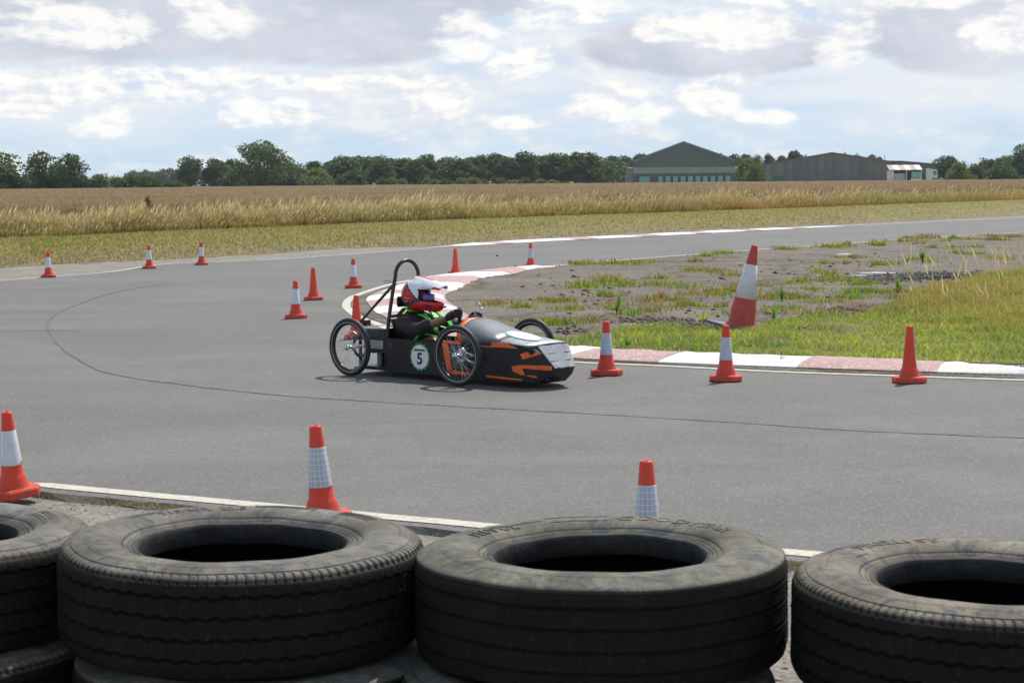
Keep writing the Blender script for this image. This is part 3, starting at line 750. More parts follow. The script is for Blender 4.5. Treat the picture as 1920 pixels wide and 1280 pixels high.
# dense undergrowth that closes the belt (nobody could count it)
lob = []
for x in np.arange(338, 1160, 9):
    p = at(x, 330, 446); lob.append((p.x, p.y, random.uniform(1.5, 4.2), 2.6, 3.0, random.uniform(2.0, 3.2)))
for x in np.arange(-60, 180, 9):
    p = at(x, 340, 312); lob.append((p.x, p.y, 1.1, 1.6, 2.0, random.uniform(0.8, 1.5)))
for x in np.arange(1745, 1990, 9):
    p = at(x, 330, 448); lob.append((p.x, p.y, random.uniform(1.2, 2.6), 2.4, 3.0, random.uniform(1.6, 2.4)))
for x in np.arange(1150, 1185, 9):
    p = at(x, 330, 575); lob.append((p.x, p.y, 3.0, 3.4, 3.0, 3.0))
for x in np.arange(1380, 1520, 9):
    p = at(x, 320, 575); lob.append((p.x, p.y, 3.0, 3.4, 3.0, 3.0))
me = crown_mesh('undergrowth', lob, 30000, 0.33, M_LEAF, 3)
tag(link(bpy.data.objects.new('undergrowth', me)), 'dark undergrowth filling the foot of the tree belts', 'undergrowth', kind='stuff')
lob = []
for x in np.arange(250, 345, 7):
    p = at(x, 330, 900); hh = (339 - random.choice([307, 312, 316, 310])) * 900 / 3500
    lob.append((p.x, p.y, hh * 0.55, 5.5, 5, hh * 0.5))
me = crown_mesh('distant_wood', lob, 9000, 0.7, M_LEAF, 8)
tag(link(bpy.data.objects.new('distant_wood', me)), 'distant bluish wood beyond the fields left of the rounded tree', 'wood', kind='stuff')
M_STUB = mat('pale_stubble', color=(0.42, 0.34, 0.19), rough=0.95)
tag(mesh_obj('stubble_field', [(-60, 345, 0.98), (-49, 345, 0.98), (-52, 365, 1.02), (-63, 365, 1.02)], [(0, 1, 2, 3)], M_STUB), kind='structure')
tag(mesh_obj('stubble_field_middle', [(-18, 345, 0.98), (-3, 345, 0.98), (-4, 362, 1.01), (-19, 362, 1.01)], [(0, 1, 2, 3)], M_STUB), kind='structure')

# ------------------------------------------------------------------ far buildings
def ribbed(name, c1, c2, sc, axis='X', rough=0.7):
    def fn(nt, b):
        o = nt.gen('Object'); s = nt.sep(o); x = s[0]
        w = nt.m('SINE', nt.m('MULTIPLY', x, sc)); n = nt.noise(nt.vm('MULTIPLY', o, (1.2, 1, 0.15)), 0.9, 5, 0.7)
        c = nt.mix(nt.mr(n, 0.3, 0.7), c1, c2); nt.put(b.inputs['Base Color'], c)
        nt.put(b.inputs['Normal'], nt.bump(w, 0.5, 0.05)); b.inputs['Roughness'].default_value = rough
    return mat(name, fn)
M_HG = ribbed('hangar_green', (0.095, 0.112, 0.090), (0.115, 0.132, 0.106), 12)
M_HB = ribbed('hangar_band', (0.25, 0.275, 0.215), (0.29, 0.31, 0.25), 12)
M_HD = ribbed('hangar_dark', (0.075, 0.098, 0.085), (0.09, 0.112, 0.098), 12)
M_HR = grained('hangar_roof', (0.10, 0.12, 0.11), 0.5, 0.2, 0.5)
def f_pane(nt, b):
    nt.put(b.inputs['Base Color'], nt.mix(nt.rnd(), (0.16, 0.36, 0.35), (0.25, 0.42, 0.44))); b.inputs['Roughness'].default_value = 0.25
M_PANE = mat('teal_pane', f_pane)
M_BRICKG = grained('rendered_wall', (0.23, 0.21, 0.19), 0.9, 0.2, 1.5)
M_WHITE = grained('white_sheet', (0.62, 0.61, 0.58), 0.6, 0.15, 1.0, dirt=(0.3, 0.2, 0.13))
D = 480.0
def bx(px, dist): return at(px, 335, dist).x
hx = at(1282, 340, D); han = empty('green_hangar', (hx.x, D, 0), -atan(322 / F_PX)); tag(han, 'large dark green hangar with pitched gable, pale band and row of teal panes', 'hangar')
def X(px): return (px - 1282) / F_PX * D
def Z(px, py, dist=D): return at(px, py, dist).z
zl, zr, za = Z(1188, 304), Z(1377, 299.5), Z(1282, 267.5)
zl = zr = (zl + zr) / 2
LEN = 70.0
def prism(name, pts, y0, y1, m, parent):
    V = [(x, y0, z) for x, z in pts] + [(x, y1, z) for x, z in pts]; n = len(pts)
    Fq = [tuple(range(n)), tuple(range(2 * n - 1, n - 1, -1))] + [(i, i + n, (i + 1) % n + n, (i + 1) % n) for i in range(n)]
    return mesh_obj(name, V, Fq, m, parent)
b0, b1 = Z(1282, 325), Z(1282, 313.5)
xl, xr = X(1188), X(1377)
z3 = 2.05
prism('gable_wall', [(xl, b1), (xr, b1), (xr, zr), (0, za), (xl, zl)], 0, LEN, M_HG, han)
prism('pale_band', [(xl, b0), (xr, b0), (xr, b1 - 0.01), (xl, b1 - 0.01)], -0.12, LEN, M_HB, han)
prism('lower_wall', [(xl, 0), (xr, 0), (xr, b0 - 0.01), (xl, b0 - 0.01)], 0, LEN, M_HD, han)
for sgn, xe, ze in ((-1, xl, zl), (1, xr, zr)):
    dx = xe * 1.02; prism('roof_slope', [(0, za + 0.03), (dx, ze + 0.03 - 0.1), (dx, ze + 0.25), (0, za + 0.35)][:: (1 if sgn > 0 else -1)], -0.3, LEN + 0.3, M_HR, han)
    prism('verge_trim', [(0, za - 0.02), (xe, ze - 0.12), (xe, ze + 0.02), (0, za + 0.1)][:: (1 if sgn > 0 else -1)], -0.36, -0.31, MATS['teal_pane'], han)
zp0, zp1 = Z(1282, 341), Z(1282, 333.5)
pc = None
for i in range(11):
    px = 1225 + i * 13.9 if i else 1209
    w = 8.5 if i else 19
    fr = box_obj('window', (X(px), -0.09, (zp1 + 0.2) / 2 + 0.4), (w * D / F_PX + 0.25, 0.12, zp1 + 0.1), M_HD, han)
    box_obj('pane', (0, -0.09, -0.03), (w * D / F_PX, 0.05, zp1 - 0.15), M_PANE, fr)
prism('side_annex', [(X(1172.5), 0), (xl - 0.02, 0), (xl - 0.02, Z(1188, 316)), (X(1172.5), Z(1172, 317))], 1, 12, M_BRICKG, han)
prism('annex_roof', [(X(1171.8), Z(1172, 317) + 0.02), (xl - 0.03, Z(1188, 316) + 0.02), (xl - 0.03, Z(1188, 313.5)), (X(1171.8), Z(1172, 313.5))], 0.7, 12.3, M_WHITE, han)
prism('right_lean_to', [(xr + 0.02, 0), (xr + 0.9, 0), (xr + 0.9, Z(1377, 312)), (xr + 0.02, Z(1377, 310))], 2, 9, M_WHITE, han)

D2 = 450.0
def X2(px): return (px - 1560) / F_PX * D2
def Z2(px, py): return at(px, py, D2).z
bc = at(1560, 336, D2); barn = empty('grey_barn', (bc.x, D2, 0), -R(7.5)); tag(barn, 'long low weathered grey sheet clad barn with shallow gable and lower right wing', 'barn')
def f_clad(nt, b):
    o = nt.gen('Object'); r = nt.rnd(); n = nt.noise(nt.vm('MULTIPLY', o, (2, 1, 0.12)), 1.0, 5, 0.7)
    c = nt.mix(r, (0.14, 0.128, 0.115), (0.205, 0.188, 0.168)); c = nt.mix(nt.mr(n, 0.35, 0.7, 0, 0.6), c, (0.11, 0.10, 0.092))
    nt.put(b.inputs['Base Color'], c); b.inputs['Roughness'].default_value = 0.85
    nt.put(b.inputs['Normal'], nt.bump(nt.m('SINE', nt.m('MULTIPLY', nt.sep(o)[0], 40)), 0.4, 0.03))
M_CLAD = mat('weathered_cladding', f_clad)
def roofz(px):
    if px < 1560: return lerp(Z2(1438, 308.5), Z2(1560, 287), (px - 1438) / 122)
    return lerp(Z2(1560, 287), Z2(1668, 304), (px - 1560) / 108)
st = 1438; k = 0
while st < 1668:
    e = min(st + 8.2, 1668)
    if st < 1560 < e: e = 1560
    yj = -0.03 * (k % 2) - 0.01
    prism('cladding_panel', [(X2(st) + 0.01, 0), (X2(e) - 0.01, 0), (X2(e) - 0.01, roofz(e)), (X2(st) + 0.01, roofz(st))], yj, 0.1, M_CLAD, barn)
    st = e; k += 1
prism('barn_core', [(X2(1438), 0), (X2(1668), 0), (X2(1668), roofz(1668) - 0.05), (0, roofz(1560) - 0.05), (X2(1438), roofz(1438) - 0.05)], 0.15, 45, M_CLAD, barn)
for x0, x1 in ((1436, 1560), (1560, 1669)):
    a, b = (X2(x0), Z2(x0, 309) if x0 < 1500 else roofz(1560)), (X2(x1), roofz(1560) if x1 == 1560 else roofz(1668))
    prism('roof_slope', [(a[0], a[1] + 0.02), (b[0], b[1] + 0.02), (b[0], b[1] + 0.22), (a[0], a[1] + 0.22)], -0.3, 45.3, grained('barn_roof', (0.15, 0.15, 0.15), 0.8, 0.2, 0.6), barn)
prism('right_wing', [(X2(1668) + 0.05, 0), (X2(1760), 0), (X2(1760), Z2(1760, 310)), (X2(1690), Z2(1690, 303.5)), (X2(1668) + 0.05, Z2(1668, 303.5))], 3, 40, M_CLAD, barn)
prism('wing_roof', [(X2(1668) + 0.05, Z2(1668, 303.3) + 0.03), (X2(1690), Z2(1690, 303.3) + 0.03), (X2(1761), Z2(1761, 309.8) + 0.03), (X2(1761), Z2(1761, 309) + 0.15), (X2(1690), Z2(1690, 302.4) + 0.1), (X2(1668) + 0.05, Z2(1668, 302.4) + 0.1)], 2.7, 40.3, MATS['barn_roof'], barn)
box_obj('green_doors', (X2(1462), -0.12, 1.2), (24 * D2 / F_PX, 0.1, 2.0), grained('door_green', (0.02, 0.11, 0.07), 0.5, 0.2, 1), barn)
# open fronted shed
D3 = 430.0
def X3(px): return (px - 1700) / F_PX * D3
sc = at(1700, 334, D3); shed = empty('open_shed', (sc.x, D3, 0)); tag(shed, 'small open fronted shed with pale rusty roof standing before the grey barn', 'shed')
def Z3(py): return at(1700, py, D3).z
box_obj('end_wall', (X3(1672), 1.5, Z3(320) / 2), (8 * D3 / F_PX, 3, Z3(320)), M_WHITE, shed)
box_obj('roller_door', (X3(1687), 0.6, Z3(325) / 2), (21 * D3 / F_PX, 0.1, Z3(325)), grained('door_grey', (0.42, 0.43, 0.47), 0.6, 0.1, 1), shed)
box_obj('back_wall', (X3(1700), 3.2, Z3(320) / 2), (64 * D3 / F_PX, 0.2, Z3(320)), grained('dark_interior', (0.05, 0.04, 0.045), 0.9, 0.2, 1), shed)
for q in range(6):
    px = 1667 + q * 10.3
    prism('roof_sheet', [(X3(px), 0), (X3(px + 10.1), 0), (X3(px + 10.1), 0.09), (X3(px), 0.09)], 0, 3.8, M_WHITE if q % 2 else grained('rusty_sheet', (0.42, 0.34, 0.29), 0.8, 0.3, 1.5), shed)
    o = [c for c in shed.children][-1]; o.location = (0, -0.4, Z3(319)); o.rotation_euler = (R(17), 0, 0)
for px in (1699, 1727): box_obj('post', (X3(px), -0.2, Z3(319) / 2), (0.2, 0.2, Z3(319)), M_WHITE, shed)
# vehicles by the shed
def lorry(px, dist, label):
    c = at(px, 335, dist); o = empty('parked_lorry', (c.x, dist, 0)); tag(o, label, 'lorry')
    s = dist / F_PX
    V = [(-9, 0.5), (9, 0.5), (9, 2.4), (7.5, 3.3), (-9, 3.6)]
    prism('cab', [(x * s, z) for x, z in V], -1.1, 1.1, M_WHITE, o)
    prism('windscreen', [(0.5 * s, 2.1), (7.6 * s, 2.1), (6.6 * s, 3.0), (0.5 * s, 3.1)], -1.16, -1.105, mat('teal_glass', color=(0.1, 0.25, 0.24), rough=0.15), o)
    prism('bumper', [(-9 * s, 0.3), (9.4 * s, 0.3), (9.4 * s, 0.62), (-9 * s, 0.62)], -1.2, 1.2, mat('lorry_teal', color=(0.15, 0.38, 0.33), rough=0.4), o)
    for q in (-5, 5):
        bm = bmesh.new(); add_lathe(bm, [(0.001, -0.15), (0.5, -0.15), (0.5, 0.15), (0.001, 0.15)], 16, 'Y', (q * s, -1.0, 0.5)); bm_obj('wheel', bm, mat('tyre_plain', color=(0.02, 0.02, 0.02), rough=0.8), o)
    return o
lorry(1747, 420, 'white and teal lorry cab parked right of the open shed'); 
tk = empty('green_trailer', (at(1718, 334, 424).x, 424, 0)); tag(tk, 'green and white box trailer parked in the open end of the shed', 'trailer')
box_obj('box_body', (0, 0, 2.2), (14 * 424 / F_PX, 2.2, 1.3), grained('trailer_green', (0.20, 0.42, 0.34), 0.5, 0.15, 1), tk)
box_obj('frame_band', (0, -0.02, 2.95), (15.5 * 424 / F_PX, 2.3, 0.16), mat('dark_teal', color=(0.02, 0.08, 0.07)), tk)
box_obj('skirt', (0, -0.02, 1.15), (16 * 424 / F_PX, 2.3, 0.5), M_WHITE, tk)
for q in (-0.6, 0.6):
    bm = bmesh.new(); add_lathe(bm, [(0.001, -0.1), (0.42, -0.1), (0.42, 0.1), (0.001, 0.1)], 16, 'Y', (q, -1.0, 0.42)); bm_obj('wheel', bm, MATS['tyre_plain'], tk)
def small_car(px, dist, m, label):
    c = at(px, 335, dist); o = empty('parked_car', (c.x, dist, 0)); tag(o, label, 'car')
    prism('body', [(-1.9, 0.35), (1.9, 0.35), (1.95, 0.8), (1.2, 0.95), (-1.9, 0.95)], -0.8, 0.8, m, o)
    prism('cabin', [(-1.5, 0.96), (1.0, 0.96), (0.5, 1.45), (-1.2, 1.48)], -0.7, 0.7, MATS['teal_glass'], o)
    for q in (-1.2, 1.2):
        bm = bmesh.new(); add_lathe(bm, [(0.001, -0.1), (0.32, -0.1), (0.32, 0.1), (0.001, 0.1)], 16, 'Y', (q, -0.75, 0.32)); bm_obj('wheel', bm, MATS['tyre_plain'], o)
small_car(1756, 400, mat('car_blue', color=(0.25, 0.4, 0.6), rough=0.3), 'pale blue car parked in front of the lorry cab')
small_car(1776, 405, mat('car_red', color=(0.5, 0.05, 0.03), rough=0.3), 'red car parked right of the pale blue car')
M_POLE = grained('pole_wood', (0.10, 0.08, 0.06), 0.9, 0.2, 2)
up = empty('utility_pole', tuple(gp(1843, 352))); c = at(1843, 335, 380); up.location = (c.x, 380, 0); tag(up, 'wooden utility pole with crossarm near the right edge', 'pole')
tube_obj('mast', [(0, 0, 0), (0, 0, at(1843, 295, 380).z)], 0.14, M_POLE, up)
tube_obj('crossarm', [(-0.9, 0, at(1843, 298, 380).z), (0.9, 0, at(1843, 298, 380).z)], 0.08, M_POLE, up)
c = at(1668, 303, 452); mp = empty('thin_mast', (c.x, 452 + 6, 0)); tag(mp, 'thin grey mast rising where barn and its wing meet', 'mast')
tube_obj('mast', [(0, 0, 0), (0, 0, at(1668, 291.5, 458).z)], 0.07, M_POLE, mp); tube_obj('tip', [(0, 0, at(1668, 291.5, 458).z), (0, 0, at(1668, 291.5, 458).z + 0.3)], 0.03, M_POLE, mp)


# ------------------------------------------------------------------ island vegetation
def px_poly(pts): return [tuple(gp(*p))[:2] for p in pts]
def sample_poly(poly, n):
    a = np.array(poly); lo, hi = a.min(0), a.max(0); out = []; tot = 0
    while tot < n:
        q = rng.uniform(lo, hi, (n * 3, 2)); q = q[in_poly(q[:, 0], q[:, 1], poly)]; out.append(q); tot += len(q)
        if len(q) == 0: break
    return np.concatenate(out)[:n]
kin = offset(kerb_path, -0.95)
front_edge = [(p.x, p.y) for p in kin[:int(len(kin) * 0.46)]]
GZ_px = [(900, 640), (960, 632), (1060, 640), (1130, 628), (1190, 612), (1260, 612), (1330, 618), (1400, 622), (1440, 605), (1500, 596), (1560, 592), (1620, 588), (1680, 574), (1715, 556), (1760, 545), (1830, 533), (1920, 515), (2100, 500)]
gz = px_poly(GZ_px); gz_poly = front_edge[::-1] + [(30, 17.5)][:0] + []
fe = [q for q in front_edge]            # runs from the right end towards the car
gz_poly = [(13.5, gp(2300, 700).y + 0.3)] + fe + gz + [(22, 40)]
soil = poly_sheet('turf', gz_poly, 0.016, M_SOIL)
n = 140000
Q = sample_poly(gz_poly, n * 2)
keep = np.abs(Q[:, 0] / Q[:, 1]) < 0.31; Q = Q[keep]
wgt = np.clip(17.0 / Q[:, 1], 0, 1) ** 1.0; Q = Q[rng.random(len(Q)) < wgt][:n]; n = len(Q)
cl = vnoise(Q[:, 0], Q[:, 1], 0.28, 21) * 0.6 + vnoise(Q[:, 0], Q[:, 1], 0.9, 22) * 0.4
# tall yellow-brown growth to the right and back
tall = np.clip((Q[:, 0] - 4.1) / 1.6, 0, 1) * np.clip((Q[:, 1] - 18.8) / 2.0, 0, 1)
bare = vnoise(Q[:, 0], Q[:, 1], 0.45, 30)
k = (cl > 0.10) & ~((bare > 0.88) & (tall < 0.3)); Q, cl, tall = Q[k], cl[k], tall[k]; n = len(Q)
P = np.column_stack([Q, np.full(n, 0.014)])
h = (0.02 + 0.085 * cl ** 1.5) * (1 - tall) + tall * (0.06 + 0.22 * cl)
g1 = np.array([0.36, 0.42, 0.075]); g2 = np.array([0.17, 0.26, 0.055]); yb = np.array([0.38, 0.24, 0.09]); stw = np.array([0.45, 0.38, 0.20])
pn = np.clip((vnoise(Q[:, 0], Q[:, 1], 0.22, 25) * 0.5 + vnoise(Q[:, 0], Q[:, 1], 0.8, 26) * 0.5 - 0.25) * 2, 0, 1)[:, None]
col = g1 * pn + g2 * (1 - pn)
dry = (rng.random(n) < 0.10 + 0.5 * tall * vnoise(Q[:, 0], Q[:, 1], 1.2, 27) + 0.25 * tall)[:, None]
col = np.where(dry, yb, col); col = np.where((rng.random(n) < 0.08)[:, None], stw, col) * rng.uniform(0.65, 1.35, (n, 1))
tag(blades('island_grass', P, h, rng.uniform(0.006, 0.012, n) * (1 + 0.25 * tall), 1.3, col, M_BLADE), 'green and yellowing grass growing behind the inner kerb', 'grass', kind='stuff')
# taller straw stems with seed heads at the right
n = 1000
Q = np.column_stack([rng.uniform(4.6, 9.5, n), rng.uniform(19.5, 34, n)]); Q = Q[in_poly(Q[:, 0], Q[:, 1], gz_poly)]; n = len(Q)
tag(blades('straw_stems', np.column_stack([Q, np.full(n, 0.014)]), rng.uniform(0.3, 0.72, n), np.full(n, 0.005), 0.3, np.tile([0.36, 0.28, 0.13], (n, 1)) * rng.uniform(0.7, 1.2, (n, 1)), M_BLADE, 0.8, np.tile([0.5, 0.43, 0.28], (n, 1)), wind=(-0.12, 0)), 'straw coloured seeding grass stems at the right of the island', 'grass', kind='stuff')
# tufts in the cracks of the old surface: (px, py, half width, half depth px, density)
tufts = [(1090, 499, 45, 4), (1150, 497, 30, 4), (1200, 493, 40, 3), (1310, 481, 30, 3), (1350, 476, 25, 3), (1310, 492, 15, 3), (1340, 509, 18, 3), (1365, 517, 45, 4), (1300, 508, 12, 3), (1240, 525, 20, 3),
         (1130, 525, 22, 4), (1150, 530, 28, 4), (1100, 540, 20, 4), (1092, 540, 8, 4), (1170, 535, 30, 3), (1230, 538, 70, 3), (1290, 541, 40, 3), (1140, 557, 14, 4), (1050, 566, 22, 4), (1030, 566, 18, 4), (965, 577, 30, 4), (935, 574, 30, 5), (1155, 581, 14, 9),
         (1230, 566, 22, 7), (1270, 563, 20, 4), (1310, 556, 30, 4), (1350, 551, 35, 4), (1380, 548, 20, 4), (1290, 575, 30, 5), (1330, 578, 40, 4), (1190, 590, 20, 4), (1090, 582, 35, 4), (1220, 585, 30, 4), (1050, 607, 22, 6), (1030, 612, 20, 5), (1100, 606, 22, 5), (1000, 608, 20, 5),
         (1440, 537, 60, 4), (1500, 532, 30, 3), (1460, 556, 35, 7), (1430, 562, 20, 5), (1560, 520, 20, 3), (1545, 513, 16, 3), (1590, 550, 30, 5), (1640, 553, 25, 4), (1560, 568, 22, 4), (1590, 560, 15, 4), (1550, 527, 40, 3), (1630, 533, 60, 4), (1580, 527, 40, 3), (1680, 548, 20, 8), (1690, 562, 30, 6),
         (1660, 497, 40, 3), (1730, 490, 10, 9), (1820, 477, 30, 4), (1870, 487, 30, 4), (1780, 465, 50, 3), (1700, 455, 60, 3), (1620, 461, 60, 3), (1560, 464, 50, 4), (1850, 449, 60, 3), (1480, 468, 30, 3), (1740, 447, 50, 3), (1910, 445, 40, 3), (1500, 560, 50, 3), (1400, 590, 30, 6), (1480, 580, 50, 5), (1520, 590, 40, 5), (1560, 495, 20, 2), (1600, 483, 25, 2), (1510, 545, 30, 3)]
PP, HH, CC, WW = [], [], [], []
for (x, y, rx, ry) in tufts:
    c = gp(x, y); sx = rx / F_PX * c.y; sy = max(0.10, min(1.6, ry * c.y ** 2 / (F_PX * EYE))) * 0.9
    m_ = int(150 + 260 * sx * sy); m_ = min(m_, 900)
    nsub = max(3, int(4 * sx + 3 * sy)); 
    for q in range(nsub):
        cx, cy = c.x + random.gauss(0, 0.5) * sx, c.y + random.gauss(0, 0.5) * sy; kk = m_ // nsub; s_ = random.uniform(0.05, 0.22)
        PP.append(np.column_stack([rng.normal(cx, s_, kk), rng.normal(cy, s_, kk), np.full(kk, 0.01)]))
        HH.append(rng.uniform(0.03, 0.10, kk) * random.uniform(0.6, 1.5)); 
        base = np.array(random.choice([[0.22, 0.28, 0.04], [0.17, 0.25, 0.04], [0.26, 0.24, 0.06], [0.28, 0.19, 0.06]])); CC.append(base * rng.uniform(0.6, 1.4, (kk, 1))); WW.append(rng.uniform(0.007, 0.014, kk) * (1 + max(0, c.y - 20) / 30))
P = np.concatenate(PP); tag(blades('crack_tufts', P, np.concatenate(HH), np.concatenate(WW), 0.8, np.concatenate(CC), M_BLADE), 'tufts of grass and moss sprouting from cracks in the old broken surface', 'grass', kind='stuff')
# moss and weeds along the foot of the kerb and the near asphalt edge
PP, CC = [], []
for p in kerb_path[6:80]:
    if random.random() < 0.35:
        kk = random.randint(12, 50); c = p + Vector((random.uniform(-.1, .1), -0.03, 0)); PP.append(np.column_stack([rng.normal(c.x, 0.07, kk), rng.normal(c.y, 0.02, kk), np.full(kk, 0.012)])); CC.append(np.tile([0.13, 0.15, 0.03], (kk, 1)) * rng.uniform(0.6, 1.4, (kk, 1)))
for p in edge_near[36:80]:
    for _ in range(5):
        if random.random() < (0.6 if p.x < -1.6 else 0.25):
            kk = random.randint(30, 90); c = p + Vector((random.uniform(-.15, .15), -0.05, 0)); PP.append(np.column_stack([rng.normal(c.x, 0.08, kk), rng.normal(c.y, 0.022, kk), np.full(kk, -0.005)])); CC.append(np.tile([0.20, 0.165, 0.06], (kk, 1)) * rng.uniform(0.5, 1.5, (kk, 1)))
P = np.concatenate(PP); nn = len(P)
tag(blades('edge_moss', P, rng.uniform(0.004, 0.018, nn), rng.uniform(0.004, 0.008, nn), 1.0, np.concatenate(CC), M_BLADE), 'yellow green moss and small weeds along the asphalt edges', 'moss', kind='stuff')

def pebbles(name, C, size, m, flat=0.6):
    n = len(C); base = np.array([[1, 0, 0], [-1, 0, 0], [0, 1, 0], [0, -1, 0], [0, 0, 1], [0, 0, -1]], float)
    V = (base[None] + rng.uniform(-0.35, 0.35, (n, 6, 3))) * size[:, None, None]; V[:, :, 2] *= flat
    a = rng.uniform(0, 6.28, n); ca, sa = np.cos(a)[:, None], np.sin(a)[:, None]
    X_, Y_ = V[:, :, 0] * ca - V[:, :, 1] * sa, V[:, :, 0] * sa + V[:, :, 1] * ca; V[:, :, 0], V[:, :, 1] = X_, Y_
    V += C[:, None, :]
    t = np.array([[0, 2, 4], [2, 1, 4], [1, 3, 4], [3, 0, 4], [2, 0, 5], [1, 2, 5], [3, 1, 5], [0, 3, 5]])
    T = (np.arange(n) * 6)[:, None, None] + t[None]
    return link(bpy.data.objects.new(name, tri_mesh(name, V.reshape(-1, 3), T.reshape(-1, 3), m)))
def f_stone(a, b_):
    def fn(nt, b):
        r = nt.new('ShaderNodeNewGeometry').outputs['Random Per Island']; nt.put(b.inputs['Base Color'], nt.mix(r, a, b_)); b.inputs['Roughness'].default_value = 0.9
    return fn
M_STONE = mat('loose_stone', f_stone((0.12, 0.10, 0.085), (0.38, 0.35, 0.31))); M_CLOD = mat('soil_clod', f_stone((0.055, 0.038, 0.025), (0.13, 0.095, 0.065))); M_RUB = mat('dark_rubble', f_stone((0.035, 0.035, 0.04), (0.10, 0.098, 0.10)))
en = [(p.x, p.y - 0.04) for p in edge_near[30:]]
gpoly = [(-6, 2.5)] + en[:] + [(6, 2.5)]
Q = sample_poly(gpoly, 15000); Q = Q[(np.abs(Q[:, 0] / np.maximum(Q[:, 1], 1)) < 0.34) & (Q[:, 1] < 11)]
tag(pebbles('loose_gravel', np.column_stack([Q, np.full(len(Q), -0.028)]), 0.003 + 0.011 * rng.random(len(Q)) ** 4, M_STONE), 'loose pale gravel and grit scattered beside the track edge', 'gravel', kind='stuff')
cs = []
for (x, y, rx, ry, k) in [(1260, 607, 60, 8, 260), (1300, 615, 35, 8, 160), (1200, 602, 50, 6, 120), (1500, 615, 40, 6, 60), (1590, 583, 40, 6, 160), (1080, 622, 40, 8, 80), (1350, 560, 400, 60, 260), (1620, 578, 30, 4, 100), (1620, 500, 200, 30, 120), (1100, 545, 100, 40, 100)]:
    for _ in range(k):
        p = gp(x + random.gauss(0, .5) * rx, y + random.gauss(0, .5) * ry); cs.append((p.x, p.y, 0.012))
cs = np.array(cs); tag(pebbles('soil_clods', cs, 0.01 + 0.045 * rng.random(len(cs)) ** 3, M_CLOD, 0.7), 'brown clods of dug up soil along the back of the island grass', 'soil', kind='stuff')
cs = []
for _ in range(1700):
    x = random.gauss(1735, 75); y = 521 + random.gauss(0, 3.5) - (x - 1735) * 0.04; p = gp(x, y); cs.append((p.x, p.y, 0.012 + 0.035 * math.exp(-((x - 1740) / 60) ** 2) * random.random()))
cs = np.array(cs); tag(pebbles('rubble_heap', cs, 0.012 + 0.035 * rng.random(len(cs)) ** 3, M_RUB), 'low heap of dark road planings behind the tall grass', 'rubble', kind='stuff')
M_PALE = grained('pale_shine', (0.42, 0.42, 0.41), 0.8, 0.25, 3, dirt=(0.17, 0.15, 0.13), dirt_amt=0.9)  # pale colour painted in place of a puddle-like shine on the ground
for (x, y, w, hh) in [(1650, 513, 42, 1.6), (1585, 478, 18, 1.3), (1545, 518, 18, 1.0), (1610, 518, 20, 0.8)]:
    pts = []
    for k in range(16):
        a = 2 * pi * k / 16; q = gp(x + cos(a) * w * random.uniform(0.7, 1.1), y + sin(a) * hh * random.uniform(0.5, 1.1)); pts.append((q.x, q.y))
    poly_sheet('shine_patch', pts, 0.016, M_PALE)
def rust_patch(x, y, w, hh, z, m):
    pts = []
    for k in range(22):
        a = 2 * pi * k / 22; q = gp(x + cos(a) * w * random.uniform(0.75, 1.1), y + sin(a) * hh * random.uniform(0.6, 1.1)); pts.append((q.x, q.y))
    poly_sheet('soil_patch', pts, z, m)
def f_rust(nt, b):
    p = nt.pos(); n = nt.noise(p, 6, 6, 0.7); nt.put(b.inputs['Base Color'], nt.mix(nt.mr(n, .3, .7), (0.085, 0.035, 0.016), (0.17, 0.08, 0.04))); b.inputs['Roughness'].default_value = 0.95
    nt.put(b.inputs['Normal'], nt.bump(n, 1, 0.05))
M_RUST = mat('red_soil', f_rust)
rust_patch(1612, 576, 45, 7, 0.020, M_RUST); rust_patch(1575, 588, 25, 4, 0.020, M_RUST)
def f_dark(nt, b):
    p = nt.pos(); n = nt.noise(p, 4, 6, 0.75); nt.put(b.inputs['Base Color'], nt.mix(nt.mr(n, .35, .65), (0.075, 0.055, 0.038), (0.14, 0.115, 0.09))); b.inputs['Roughness'].default_value = 0.95
    nt.put(b.inputs['Normal'], nt.bump(n, 1, 0.08))
M_DIRT = mat('dug_soil', f_dark)
rust_patch(1180, 598, 110, 9, 0.0125, M_DIRT); rust_patch(1285, 612, 60, 9, 0.0135, M_DIRT); rust_patch(1090, 620, 60, 10, 0.014, M_DIRT); rust_patch(1450, 600, 60, 6, 0.0145, M_DIRT)

